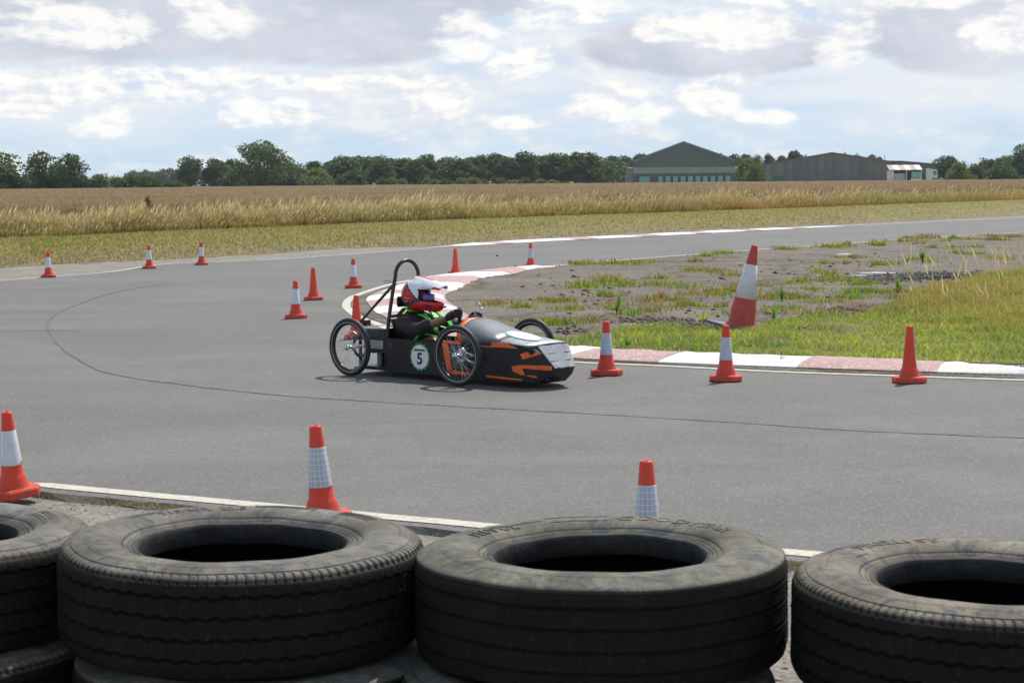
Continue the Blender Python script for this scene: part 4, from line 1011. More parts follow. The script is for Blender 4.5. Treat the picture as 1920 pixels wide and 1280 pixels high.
# leafy weeds, each leaf a part
M_WEED = mat('weed_leaf', f_leaf((0.10, 0.17, 0.035), (0.17, 0.25, 0.06)))
M_WEEDY = mat('weed_leaf_yellow', f_leaf((0.26, 0.26, 0.03), (0.34, 0.34, 0.06)))
leaf_me = None
def weed(px, py, hgt, nleaf, m, label, upright=0.5):
    c = gp(px, py); o = empty('leafy_weed', (c.x, c.y, 0.012), random.uniform(0, 6)); tag(o, label, 'weed')
    me = bpy.data.meshes.new('leaf'); L = 1.0
    V, Fq = [], []
    for i in range(7):
        t = i / 6; w = 0.09 * sin(pi * min(1, 0.12 + t * 0.88)) ** 0.8; z = 0.35 * t - 0.45 * t * t
        V += [(t * L, -w, z + 0.03), (t * L, 0, z), (t * L, w, z + 0.03)]
        if i: b = 3 * i; Fq += [(b - 3, b - 2, b + 1, b), (b - 2, b - 1, b + 2, b + 1)]
    me.from_pydata(V, [], Fq); me.materials.append(m)
    for k in range(nleaf):
        l = link(bpy.data.objects.new('leaf', me), o); l.rotation_euler = (random.uniform(-.2, .2), -R(random.uniform(15, 40 + 45 * upright)), k * 2.4); s = hgt * random.uniform(0.6, 1.05); l.scale = (s, s, s); l.location = (0, 0, hgt * 0.25 * random.random())
    tube_obj('stem', [(0, 0, 0), (0.01, 0, hgt * 0.5), (0, 0.01, hgt * 0.8)], [0.008, 0.006, 0.004], m, o, 5)
weed(1451, 602, 0.22, 10, M_WEED, 'broad leaved green weed growing right of the big leaning cone', 0.6)
weed(1320, 612, 0.20, 8, M_WEEDY, 'yellow green leafy weed growing left of the big leaning cone', 0.6)
weed(1176, 654, 0.14, 14, M_WEED, 'dark upright leafy weed behind the kerb right of the banded cone near the car nose', 1.0)
weed(1466, 566, 0.17, 16, M_WEED, 'spiky green weed in the cracked ground beyond the broad leaved weed', 0.9)
weed(1684, 555, 0.22, 22, M_WEED, 'tall leafy weed at the left edge of the tall island grass', 1.0)
weed(1729, 494, 0.24, 22, M_WEED, 'bushy green weed standing alone on the bare ground beyond the rubble', 1.0)
weed(1157, 589, 0.20, 18, M_WEED, 'bright green spiky tuft weed on the bare ground behind the car nose', 0.9)
weed(1465, 685, 0.10, 8, mat('weed_leaf_pale', f_leaf((0.17, 0.25, 0.12), (0.26, 0.33, 0.2))), 'pale rosette weed behind the white kerb block', 0.2)
# a rust coloured dock in the far margin
dk = empty('dock_plant', tuple(at(280, 436, 63))); dk.location.z = 0.0; tag(dk, 'single rust red dock plant above the tall margin grass on the left', 'plant')
M_DOCK = mat('dock_red', color=(0.22, 0.075, 0.03), rough=0.9)
tube_obj('stalk', [(0, 0, 0), (0.05, 0, 0.7), (0.0, 0, 1.25)], 0.012, M_DOCK, dk)
me = crown_mesh('seed_head', [(0, 0, 1.0, 0.06, 0.06, 0.22), (0.10, 0, 0.9, 0.04, 0.04, 0.14), (-0.09, 0, 1.1, 0.035, 0.035, 0.10)], 260, 0.03, M_DOCK, 5); link(bpy.data.objects.new('seed_head', me), dk)

# ------------------------------------------------------------------ cones
def f_cone(col, fade, dirtc):
    def fn(nt, b):
        o = nt.gen('Object'); n = nt.noise(o, 9, 6, 0.7); s = nt.noise(nt.vm('MULTIPLY', o, (14, 14, 1.5)), 3, 5, 0.7)
        f = nt.noise(o, 55, 4, 0.7); r = nt.rnd()
        c = nt.mix(nt.mr(n, 0.3, 0.75), col, fade)
        c = nt.mix(nt.m('MULTIPLY', r, 0.3), c, fade)
        c = nt.mix(nt.mr(s, 0.60, 0.76, 0, 0.45), c, dirtc)
        c = nt.mix(nt.mr(f, 0.60, 0.72, 0, 0.45), c, (0.12, 0.07, 0.055))
        lo_ = nt.m('MULTIPLY', nt.mr(nt.sep(o)[2], 0.13, 0.0), nt.mr(nt.noise(o, 26, 5, 0.7), 0.42, 0.66, 0, 0.75))
        c = nt.mix(lo_, c, (0.20, 0.10, 0.075))
        nt.put(b.inputs['Base Color'], c); nt.put(b.inputs['Roughness'], nt.mr(n, 0.3, 0.7, 0.36, 0.55)); b.inputs['Specular IOR Level'].default_value = 0.4
        t = nt.new('ShaderNodeBsdfTranslucent'); nt.put(t.inputs['Color'], c)
        mx = nt.new('ShaderNodeMixShader'); mx.inputs[0].default_value = 0.22
        nt.l.new(b.outputs[0], mx.inputs[1]); nt.l.new(t.outputs[0], mx.inputs[2]); nt.l.new(mx.outputs[0], nt.n['Material Output'].inputs[0])
        nt.put(b.inputs['Normal'], nt.bump(f, 0.12, 0.003))
    return fn
M_CONE = mat('cone_orange', f_cone((0.72, 0.055, 0.022), (0.78, 0.10, 0.055), (0.45, 0.12, 0.08)))
M_CONEOLD = mat('cone_faded_red', f_cone((0.50, 0.05, 0.035), (0.58, 0.10, 0.075), (0.62, 0.45, 0.42)))
def f_sleeve(grid):
    def fn(nt, b):
        o = nt.gen('Object'); x, y, z = nt.sep(o); n = nt.noise(o, 12, 5, 0.7)
        base, lin = ((0.36, 0.38, 0.43), (0.66, 0.68, 0.72)) if grid else ((0.60, 0.61, 0.66), (0.60, 0.61, 0.66))
        if grid:
            ang = nt.m('MULTIPLY', nt.m('ARCTAN2', y, x), 14 / (2 * pi)); ga = nt.m('ABSOLUTE', nt.m('SUBTRACT', nt.m('FRACT', ang), 0.5))
            gz_ = nt.m('ABSOLUTE', nt.m('SUBTRACT', nt.m('FRACT', nt.m('DIVIDE', z, 0.0255)), 0.5))
            line = nt.m('MAXIMUM', nt.mr(ga, 0.43, 0.46), nt.mr(gz_, 0.43, 0.47)); c = nt.mix(line, base, lin)
            n2 = nt.sep(nt.voro(o, 900, 'F1', 'Color'))[0]; c = nt.mix(nt.m('MULTIPLY', n2, 0.15), c, (0.6, 0.62, 0.68))
        else:
            c = nt.mix(nt.mr(n, 0.55, 0.68, 0, 0.6), base, (0.42, 0.38, 0.38))
        nt.put(b.inputs['Base Color'], nt.mix(nt.mr(n, 0.5, 0.8, 0, 0.3), c, (0.3, 0.28, 0.27)))
        b.inputs['Roughness'].default_value = 0.35; b.inputs['Metallic'].default_value = 0.15 if grid else 0.0
    return fn
M_SLG = mat('sleeve_grid', f_sleeve(True)); M_SLW = mat('sleeve_white', f_sleeve(False))
def ang_base(bm, R0, hgt, n=8, ax=1.0, ay=0.86):
    """chamfered many sided foot, bevelled at the rim"""
    prof = [(0.97, 0.0), (1.0, 0.006), (0.985, hgt * 0.8), (0.93, hgt), (0.5, hgt + 0.006)]; rings = []
    cor = [(-1, -.42), (-.62, -1), (.62, -1), (1, -.42), (1, .42), (.62, 1), (-.62, 1), (-1, .42)]
    for s, z in prof: rings.append([bm.verts.new((x * R0 * s * ax, y * R0 * s * ay, z)) for x, y in cor])
    for A, B in zip(rings, rings[1:]):
        for k in range(8): bm.faces.new((A[k], A[(k + 1) % 8], B[(k + 1) % 8], B[k]))
    bm.faces.new(rings[0][::-1]); bm.faces.new(rings[-1])
def make_cone(kind):
    root = empty('traffic_cone')
    bm = bmesh.new(); ang_base(bm, 0.132, 0.046); bm_obj('base', bm, M_CONE, root)
    bm = bmesh.new()
    add_lathe(bm, [(0.086, 0.048), (0.081, 0.058), (0.073, 0.085), (0.0665, 0.108), (0.0645, 0.112), (0.061, 0.116), (0.0535, 0.17), (0.0285, 0.448), (0.026, 0.457), (0.021, 0.460), (0.014, 0.459), (0.013, 0.445), (0.012, 0.40)], 40)
    bm_obj('body', bm, M_CONE, root, True)
    if kind != 'plain':
        bm = bmesh.new(); rr = lambda z: lerp(0.0535, 0.0285, (z - 0.17) / 0.278)
        z0, z1 = 0.172, 0.360
        add_lathe(bm, [(rr(z0) + 0.0005, z0), (rr(z0) + 0.0026, z0 + 0.002), (rr(z0 + 0.008) + 0.0018, z0 + 0.008), (rr(z1) + 0.0022, z1 - 0.003), (rr(z1) + 0.0004, z1)], 40)
        if kind == 'torn':
            for v in bm.verts:
                if v.co.z < 0.19 and atan2(v.co.y, v.co.x) > -1.0 and atan2(v.co.y, v.co.x) < -0.2: v.co.z += 0.016
        bm_obj('reflective_sleeve', bm, M_SLG if kind == 'grid' else M_SLW, root, True)
    return root
proto = {}
def cone(px, py, kind, label, rz=0.0, tilt=(0, 0), sc=1.0, group='small traffic cones round the hairpin'):
    if kind not in proto: proto[kind] = (make_cone(kind), [0])
    o, u = proto[kind]
    if u[0]: o = copy_tree(o)
    u[0] = 1
    p = gp(px, py); p.y += 0.11; o.location = (p.x * (1 + 0.11 / p.y), p.y, 0.009)
    o.rotation_euler = (R(tilt[0]), R(tilt[1]), rz); o.scale = (sc, sc, sc * 0.985)
    tag(o, label, 'traffic cone', group); return o
cone(91, 521, 'white', 'banded cone on the far track edge, leftmost of the far three', 0.2)
cone(280, 504.5, 'white', 'banded cone on the far track edge, middle one of the far three', 0.5)
cone(378, 497.5, 'white', 'banded cone on the far track edge, rightmost of the far three', 0.1)
cone(663, 541, 'white', 'banded cone standing alone just before the apex of the white line', 0.3)
cone(588, 564, 'plain', 'plain orange cone right beside and behind a banded cone on the open track', 0.6)
cone(555, 598.5, 'white', 'banded cone in front left of a plain orange cone on the open track', 0.25)
cone(854, 515, 'plain', 'plain orange cone beside the far arm of the inner kerb', 0.4)
cone(995, 502, 'grid', 'small banded cone at the far tip of the inner kerb', 0.2)
cone(669, 637, 'plain', 'plain orange cone partly hidden behind the rear wheel of the black car', 0.1)
cone(1137, 706.5, 'grid', 'banded cone with grid sleeve just right of the black car nose', 0.12)
cone(1361, 718, 'grid', 'banded cone with grid sleeve in front of the big leaning cone', -0.15)
cone(1705, 721, 'plain', 'plain orange cone by the kerb near the right edge', 0.1)
cone(27, 938, 'torn', 'near banded cone with torn white sleeve at the left edge', 0.75, (1.5, -4.5), 1.0)
cone(607, 990, 'grid', 'near banded cone with grid sleeve behind the tyre with zigzag tread', 0.35, (0, -4.0), 1.05)
cone(1216, 1066, 'grid', 'near banded cone with grid sleeve, mostly hidden behind the straight grooved tyre', 0.2, (-1, -0.8), 1.05).location.z = -0.028
#
# edge highlight and faded sleeve painted as one white strip on the plain cone
pl = [o for o in COL.objects if o.get('label', '').startswith('plain orange cone by the kerb')][0]
bm = bmesh.new(); q = []
for i in range(9):
    z = lerp(0.17, 0.44, i / 8); r_ = lerp(0.0535, 0.0285, (z - 0.17) / 0.278) + 0.0012; w_ = 0.12 + 0.05 * random.random()
    q.append([bm.verts.new((r_ * cos(a), r_ * sin(a), z)) for a in (-0.62 - w_, -0.62, -0.62 + w_)])
for A, B in zip(q, q[1:]):
    for k in (0, 1): bm.faces.new((A[k], A[k + 1], B[k + 1], B[k]))
bm_obj('white_strip', bm, M_SLW, pl)
# big cone
big = empty('large_traffic_cone', tuple(gp(1389, 621))); tag(big, 'large old red and white cone leaning right in the grass on a lifted plate', 'traffic cone')
big.rotation_euler = (R(3), R(9.2), 0.0); big.location.z = 0.055
H_ = 0.90
bm = bmesh.new(); add_lathe(bm, [(0.178, 0.0), (0.172, 0.012), (0.150, 0.035), (0.143, 0.06), (0.137, 0.20), (0.133, 0.21), (0.036, 0.865), (0.033, 0.885), (0.026, 0.895), (0.018, 0.893), (0.017, 0.86)], 44)
bm_obj('body', bm, M_CONEOLD, big, True)
bm = bmesh.new(); rr = lambda z: lerp(0.133, 0.036, (z - 0.21) / 0.655)
add_lathe(bm, [(rr(0.315), 0.315), (rr(0.317) + 0.003, 0.317), (rr(0.68) + 0.003, 0.68), (rr(0.682), 0.682)], 44); bm_obj('reflective_sleeve', bm, M_SLW, big, True)
bm = bmesh.new(); add_box(bm, (0, 0, 0), (0.50, 0.50, 0.03)); bmesh.ops.bevel(bm, geom=bm.edges[:], offset=0.006, segments=2, affect='EDGES')
o = bm_obj('base_plate', bm, grained('black_rubber_plate', (0.10, 0.10, 0.10), 0.6, 0.3, 6), big); o.location = (-0.05, 0.02, -0.017); o.rotation_euler = (0, R(3), R(40))

# ------------------------------------------------------------------ truck tyres
def f_tyre(dust, tone):
    def fn(nt, b):
        o = nt.gen('Object'); nz = nt.sep(nt.nrm())[2]
        n1 = nt.noise(o, 2.6, 6, 0.65, 0.6); n2 = nt.noise(o, 14, 6, 0.7); n3 = nt.noise(o, 90, 3, 0.6); st = nt.noise(nt.vm('MULTIPLY', o, (5, 5, 1)), 2.5, 6, 0.75, 1.0)
        c = nt.mix(nt.mr(n2, 0.3, 0.7), (0.010, 0.009, 0.008), (0.017, 0.0145, 0.0125))
        c = nt.mix(nt.mr(n1, 0.52, 0.72, 0, 0.5), c, (0.036, 0.031, 0.026))
        up = nt.m('MULTIPLY', nt.mr(nz, 0.2, 0.7), nt.mr(nt.sep(o)[2], 0.112, 0.128))
        dm = nt.m('MULTIPLY', up, nt.mr(nt.m('ADD', nt.m('MULTIPLY', n1, 0.6), nt.m('MULTIPLY', st, 0.4)), 0.36, 0.6, 0.35, 1.0))
        dc = nt.mix(nt.mr(n2, 0.35, 0.65), dust, tone)
        dc = nt.mix(nt.mr(st, 0.48, 0.60, 0, 0.85), dc, (0.075, 0.08, 0.086))
        c = nt.mix(dm, c, dc)
        c = nt.mix(nt.mr(n3, 0.62, 0.75, 0, 0.2), c, (0.16, 0.15, 0.13))
        oo = nt.sep(o); rad_ = nt.m('SQRT', nt.m('ADD', nt.m('MULTIPLY', oo[0], oo[0]), nt.m('MULTIPLY', oo[1], oo[1])))
        c = nt.mix(nt.m('MULTIPLY', nt.mr(rad_, 0.322, 0.308, 0, 0.75), nt.mr(oo[2], 0.07, 0.105)), c, nt.mix(nt.mr(n2, 0.4, 0.6), (0.022, 0.022, 0.023), (0.055, 0.055, 0.056)))
        ang_ = nt.m('ARCTAN2', oo[1], oo[0]); sc_ = nt.noise(nt.xyz(nt.m('MULTIPLY', ang_, 9), nt.m('MULTIPLY', rad_, 6), 0), 2.0, 5, 0.7)
        c = nt.mix(nt.m('MULTIPLY', nt.mr(sc_, 0.60, 0.72, 0, 0.5), up), c, (0.05, 0.047, 0.043))
        cr_ = nt.noise(nt.xyz(nt.m('MULTIPLY', ang_, 55), nt.m('MULTIPLY', oo[2], 14), nt.m('MULTIPLY', rad_, 10)), 1.0, 5, 0.7)
        c = nt.mix(nt.mr(cr_, 0.56, 0.74, 0, 0.5), c, (0.045, 0.038, 0.031))
        sp = nt.noise(nt.vm('MULTIPLY', o, (9, 9, 22)), 1.3, 5, 0.75); c = nt.mix(nt.mr(sp, 0.70, 0.78, 0, 0.22), c, (0.12, 0.11, 0.10))
        nt.put(b.inputs['Base Color'], c); nt.put(b.inputs['Roughness'], nt.mr(n2, 0.3, 0.7, 0.68, 0.9)); b.inputs['Specular IOR Level'].default_value = 0.10
        nt.put(b.inputs['Normal'], nt.bump(nt.m('ADD', nt.m('MULTIPLY', cr_, 0.6), nt.m('ADD', nt.m('MULTIPLY', n2, 0.7), nt.m('MULTIPLY', n3, 0.3))), 0.5, 0.008))
    return fn
M_T1 = mat('tyre_rubber_grey', f_tyre((0.16, 0.152, 0.138), (0.26, 0.23, 0.185)))
M_T2 = mat('tyre_rubber_mossy', f_tyre((0.13, 0.122, 0.095), (0.26, 0.24, 0.19)))
M_T3 = mat('tyre_rubber_brown', f_tyre((0.20, 0.175, 0.14), (0.31, 0.265, 0.205)))
HW = 0.145
def tyre_profile(kind):
    """half section from the bead out over the upper sidewall, across the tread and back inside: (r, z, flag)"""
    up = [(0.281, 0.060, 0), (0.282, 0.085, 0), (0.284, 0.106, 0), (0.290, 0.114, 0), (0.300, 0.116, 0), (0.306, 0.113, 0), (0.309, 0.116, 0), (0.313, 0.1165, 0), (0.316, 0.114, 0), (0.320, 0.118, 0), (0.330, 0.123, 0), (0.333, 0.121, 0), (0.336, 0.1255, 0),
          (0.350, 0.132, 0), (0.365, 0.137, 0), (0.372, 0.139, 0), (0.390, 0.1415, 0), (0.410, 0.143, 0), (0.432, 0.143, 0), (0.450, 0.1415, 0), (0.453, 0.139, 0), (0.456, 0.1405, 0), (0.470, 0.137, 0), (0.485, 0.132, 0)]
    if kind == 'straight': up += [(0.499, 0.1285, 0), (0.510, 0.1255, 0), (0.516, 0.1205, 0), (0.5185, 0.114, 0)]
    else: up += [(0.487, 0.129, 0), (0.499, 0.127, 3), (0.506, 0.124, 3), (0.511, 0.119, 3), (0.514, 0.112, 3)]
    tread = []; grooves = [0.078, 0.027, -0.027, -0.078]; gw = 0.0045 if kind == 'straight' else 0.0045; gd = 0.008 if kind == 'straight' else 0.011
    z = 0.106; tread += [(0.519, 0.106, 1)]
    for g_ in grooves:
        tread += [(0.5235, g_ + 0.016, 1), (0.5243, g_ + gw + 0.001, 2), (0.5235 - gd, g_ + gw * 0.5, 2), (0.5235 - gd, g_ - gw * 0.5, 2), (0.5243, g_ - gw - 0.001, 2), (0.5235, g_ - 0.016, 1)]
    tread += [(0.519, -0.106, 1)]
    lo = [(r_, -z_, f) for (r_, z_, f) in up[::-1]]
    inner = [(0.300, -0.088, 0), (0.36, -0.115, 0), (0.44, -0.120, 0), (0.49, -0.095, 0), (0.50, 0.0, 0), (0.49, 0.095, 0), (0.44, 0.120, 0), (0.36, 0.115, 0), (0.300, 0.088, 0)]
    return up + tread + lo + inner
def make_tyre_mesh(kind, m, seed, zig=62):
    prof = [((rad + 0.012 * max(0, min(1, (0.40 - rad) / 0.09))) if rad < 0.40 else rad, z * 1.09, f) for rad, z, f in tyre_profile(kind)]; N = zig * 8; V = np.zeros((N, len(prof), 3)); a = np.arange(N) * 2 * pi / N
    r_ = random.Random(seed); ph = r_.uniform(0, 6)
    for j, (rad, z, f) in enumerate(prof):
        zz = np.full(N, z); rr_ = np.full(N, rad)
        fr = (np.arange(N) % 8) / 8.0; tri = np.abs(fr * 2 - 1) * 2 - 1
        if f == 2 and kind != 'straight': zz = zz + 0.0042 * tri * (1 if abs(z) > 0.05 else -1)
        if f == 1 and kind != 'straight': rr_ = rr_ - 0.0015 * (np.abs(tri) > 0.8)
        if f == 3: rr_ = rr_ - 0.004 * ((np.arange(N) % 4) == 0) * (0.3 if kind == 'worn' else 1)
        if f == 3: zz = zz - 0.004 * ((np.arange(N) % 4) == 0)
        wob = 1 + 0.003 * np.sin(2 * a + ph) + 0.0015 * np.sin(3 * a + 2 * ph) + 0.0012 * np.sin(7 * a + ph * 3)
        zz = zz + 0.003 * np.sin(2 * a + ph * 1.7) + 0.0012 * np.sin(9 * a + ph)
        V[:, j] = np.stack([rr_ * wob * np.cos(a), rr_ * wob * np.sin(a), zz], 1)
    L = len(prof); i = np.arange(N); ni = (i + 1) % N; F4 = []
    for j in range(L):
        k = (j + 1) % L; F4.append(np.stack([i * L + j, i * L + k, ni * L + k, ni * L + j], 1))
    F4 = np.concatenate(F4); T = np.concatenate([F4[:, [0, 1, 2]], F4[:, [0, 2, 3]]])
    me = tri_mesh('tyre', V.reshape(-1, 3), T, m); me.polygons.foreach_set('use_smooth', np.ones(len(T), bool))
    try: me.set_sharp_from_angle(angle=R(38))
    except Exception: pass
    return me
def side_z(r_):
    P_ = [(0.30, 0.116), (0.33, 0.123), (0.35, 0.132), (0.39, 0.1415), (0.43, 0.143), (0.46, 0.1395), (0.485, 0.132)]
    return 1.09 * float(np.interp(r_, [p[0] for p in P_], [p[1] for p in P_]))
from mathutils.bvhtree import BVHTree
TB = {}
def surf_z(o, x, y):
    k = o.data.name
    if k not in TB: TB[k] = BVHTree.FromPolygons([v.co.copy() for v in o.data.vertices], [tuple(p.vertices) for p in o.data.polygons])
    h_ = TB[k].ray_cast(Vector((x, y, 1)), Vector((0, 0, -1))); return h_[0].z if h_[0] is not None else 0.14
def text_mesh(s, size, ext, bold=0.0):
    cu = bpy.data.curves.new('t', 'FONT'); cu.body = s; cu.size = size; cu.extrude = ext; cu.offset = bold; cu.resolution_u = 3
    ob = bpy.data.objects.new('t', cu); COL.objects.link(ob); dg = bpy.context.evaluated_depsgraph_get(); me = bpy.data.meshes.new_from_object(ob.evaluated_get(dg))
    bpy.data.objects.remove(ob); bpy.data.curves.remove(cu); return me
def arc_text(parent, s, start_deg, r0, size, m, sx=1.0, lift=0.002, bold=0.0):
    me = text_mesh(s, size, 0.004, bold); bm = bmesh.new(); bm.from_mesh(me)
    bmesh.ops.subdivide_edges(bm, edges=[e for e in bm.edges if e.calc_length() > size * 0.35], cuts=2)
    for v in bm.verts:
        r_ = r0 + v.co.y; a = R(start_deg) - v.co.x * sx / r0; z = surf_z(parent, r_ * cos(a), r_ * sin(a)) + (lift if v.co.z > 0 else -0.004); v.co = (r_ * cos(a), r_ * sin(a), z)
    bpy.data.meshes.remove(me); bm_obj('sidewall_lettering', bm, m, parent)
def arc_bar(parent, a0, a1, r0, w, m, h_=0.0018, name='moulded_rib'):
    bm = bmesh.new(); n = 14; prev = None
    for i in range(n + 1):
        a = R(lerp(a0, a1, i / n)); ring = []
        for (rr_, dz) in ((r0 - w / 2, -0.004), (r0 - w / 2, h_), (r0 + w / 2, h_), (r0 + w / 2, -0.004)): ring.append(bm.verts.new((rr_ * cos(a), rr_ * sin(a), surf_z(parent, rr_ * cos(a), rr_ * sin(a)) + dz)))
        if prev:
            for k in range(4): bm.faces.new((prev[k], prev[(k + 1) % 4], ring[(k + 1) % 4], ring[k]))
        else: bm.faces.new(ring)
        prev = ring
    bm.faces.new(prev[::-1]); bmesh.ops.recalc_face_normals(bm, faces=bm.faces); bm_obj(name, bm, m, parent)
ty = {('zig', 1): make_tyre_mesh('zig', M_T1, 3), ('straight', 1): make_tyre_mesh('straight', M_T2, 5), ('zig', 2): make_tyre_mesh('zig', M_T3, 8, 66), ('worn', 1): make_tyre_mesh('worn', M_T1, 11, 56)}
def tyre(key, x, y, zc, rz, label, tilt=(0, 0), sc=1.0):
    o = link(bpy.data.objects.new('truck_tyre', ty[key])); o.location = (x, y, zc); o.rotation_euler = (R(tilt[0]), R(tilt[1]), 0); o.scale = (sc, sc, 1.12 if zc < 0.3 else 1)
    tag(o, label, 'tyre', 'truck tyres stacked as a barrier'); 
    return o
ZT = 0.487; ZB = 0.149
t2 = tyre(('zig', 1), -0.786, 5.34, ZT, 0, 'upper truck tyre with wavy grooves and grey dusty sidewall, second stack from the left', (0.5, 0.9))
t3 = tyre(('straight', 1), 0.243, 5.20, ZT - 0.014, 0, 'upper truck tyre with straight shallow grooves and mossy sidewall, third stack from the left', (-0.3, -0.4), 1.005)
t4 = tyre(('zig', 2), 1.268, 4.90, ZT - 0.035, 0, 'upper truck tyre with brown dusty sidewall and notched shoulder at the right edge', (0.4, 0.6), 1.0)
t1 = tyre(('worn', 1), -1.80, 5.54, ZT - 0.01, 0, 'upper truck tyre mostly cut off by the left edge, touching the wavy grooved tyre', (-0.5, 0.4), 1.0)
tyre(('straight', 1), -0.755, 5.31, ZB, 0, 'lower truck tyre under the wavy grooved dusty tyre', (0, 0), 0.985)
tyre(('worn', 1), 0.20, 5.12, ZB, 0, 'lower truck tyre jutting left under the straight grooved mossy tyre', (0, 0), 1.0)
tyre(('straight', 1), 1.33, 4.93, ZB, 0, 'lower truck tyre under the brown dusty tyre at the right edge', (0, 0), 1.0)
tyre(('zig', 1), -1.77, 5.50, ZB, 0, 'lower truck tyre under the one cut off by the left edge', (0, 0), 0.98)
arc_text(t2, '315/80R  22.5', 137, 0.385, 0.042, M_T1, 1.15, 0.002, 0.0006)
for a0_, a1_, r_ in [(93, 66, 0.432), (93, 66, 0.412), (52, 30, 0.40), (52, 30, 0.41), (52, 30, 0.42), (52, 30, 0.43), (150, 138, 0.42)]: arc_bar(t2, a0_, a1_, r_, 0.003, M_T1)
arc_text(t3, 'GOODYEAR', 80, 0.385, 0.058, M_T2, 1.25, 0.002, 0.0012)
arc_text(t3, 'PLUS OL', 156, 0.375, 0.052, M_T2, 1.0, 0.003)
for a0_, a1_, r_ in [(110, 84, 0.435), (110, 84, 0.385), (140, 112, 0.41)]: arc_bar(t3, a0_, a1_, r_, 0.003, M_T2)
arc_text(t4, 'PIRELLI ST', 139, 0.392, 0.054, M_T3, 1.22, 0.0018, 0.0008)
for a0_, a1_, r_ in [(152, 140, 0.45), (152, 140, 0.37), (170, 156, 0.43)]: arc_bar(t4, a0_, a1_, r_, 0.003, M_T3)
for r_ in (0.375, 0.385, 0.40, 0.41, 0.42): arc_bar(t1, 40, 14, r_, 0.0035, M_T1)
# crack-filled concrete apron beside the stones


# ------------------------------------------------------------------ the race car
_fr, _rr = gp(858, 726), gp(657, 707)
_h = (_fr - _rr); WB = _h.length; _h.normalize(); _l = Vector((-_h.y, _h.x, 0)); TR = 0.45
CO = _rr + _l * TR; HEAD = atan2(_h.y, _h.x)
car = empty('electric_race_car', (CO.x, CO.y, 0.009), HEAD)
tag(car, 'low black home built race car number 5 with orange tape and silver nose', 'race car')
CM = Matrix.Translation((CO.x, CO.y, 0.009)) @ Matrix.Rotation(HEAD, 4, 'Z'); CMI = CM.inverted()
def f_black(nt, b):
    o = nt.gen('Object'); n = nt.noise(o, 4, 5, 0.6); n2 = nt.noise(o, 7, 5, 0.7)
    nt.put(b.inputs['Base Color'], nt.mix(nt.mr(n2, 0.45, 0.75), (0.010, 0.010, 0.011), (0.022, 0.021, 0.021))); nt.put(b.inputs['Roughness'], nt.mr(n, 0.3, 0.7, 0.35, 0.55)); b.inputs['Specular IOR Level'].default_value = 0.35
    nt.put(b.inputs['Normal'], nt.bump(n, 0.1, 0.004))
M_BLK = mat('black_panel', f_black)
M_FRAME = grained('black_frame_paint', (0.012, 0.012, 0.013), 0.35, 0.3, 10)
def f_silver(nt, b):
    o = nt.gen('Object'); n = nt.noise(o, 5, 5, 0.6, 1.0); n2 = nt.noise(o, 22, 5, 0.7)
    nt.put(b.inputs['Base Color'], nt.mix(nt.mr(n, 0.3, 0.7), (0.24, 0.245, 0.26), (0.34, 0.345, 0.36))); nt.put(b.inputs['Roughness'], nt.mr(n2, 0.3, 0.7, 0.36, 0.55))
    b.inputs['Metallic'].default_value = 0.25; nt.put(b.inputs['Normal'], nt.bump(nt.m('ADD', n, nt.m('MULTIPLY', n2, 0.3)), 0.35, 0.02))
M_SIL = mat('silver_tape', f_silver)
def f_cowl(nt, b):
    o = nt.gen('Object'); n = nt.noise(o, 3, 4, 0.6, 1.0); n2 = nt.noise(o, 30, 4, 0.7)
    nt.put(b.inputs['Base Color'], nt.mix(nt.mr(n, 0.3, 0.7), (0.11, 0.114, 0.125), (0.15, 0.155, 0.168))); nt.put(b.inputs['Roughness'], nt.mr(n2, 0.3, 0.7, 0.30, 0.42)); b.inputs['Specular IOR Level'].default_value = 0.6
    nt.put(b.inputs['Normal'], nt.bump(n, 0.3, 0.015))
M_COWL = mat('grey_cowl', f_cowl)
M_ORG = grained('orange_tape', (0.78, 0.13, 0.015), 0.45, 0.15, 14, bump=0.2, dirt=(0.3, 0.06, 0.02), dirt_amt=0.4)
M_CHR = mat('bright_steel', color=(0.62, 0.62, 0.63), rough=0.25, metal=1.0)
M_ALU = grained('dull_aluminium', (0.42, 0.42, 0.43), 0.4, 0.2, 20, metal=0.9)
M_BRUB = grained('bicycle_tyre_rubber', (0.016, 0.016, 0.017), 0.6, 0.3, 20, bump=0.2)
M_STRIPE = grained('reflective_stripe', (0.55, 0.56, 0.56), 0.35, 0.15, 30)
M_RIM = grained('black_anodised_rim', (0.03, 0.03, 0.032), 0.3, 0.2, 12, metal=0.6)
M_GRN = grained('neon_green_webbing', (0.09, 0.60, 0.03), 0.55, 0.15, 20)
M_DISC = grained('number_disc_white', (0.70, 0.70, 0.74), 0.45, 0.04, 6)
M_DGRN = mat('disc_green', color=(0.02, 0.28, 0.07), rough=0.45)
M_INK = mat('black_ink', color=(0.012, 0.012, 0.012), rough=0.5)
M_TEAL = mat('badge_teal', color=(0.03, 0.34, 0.22), rough=0.45)
def V3(*a): return Vector(a)
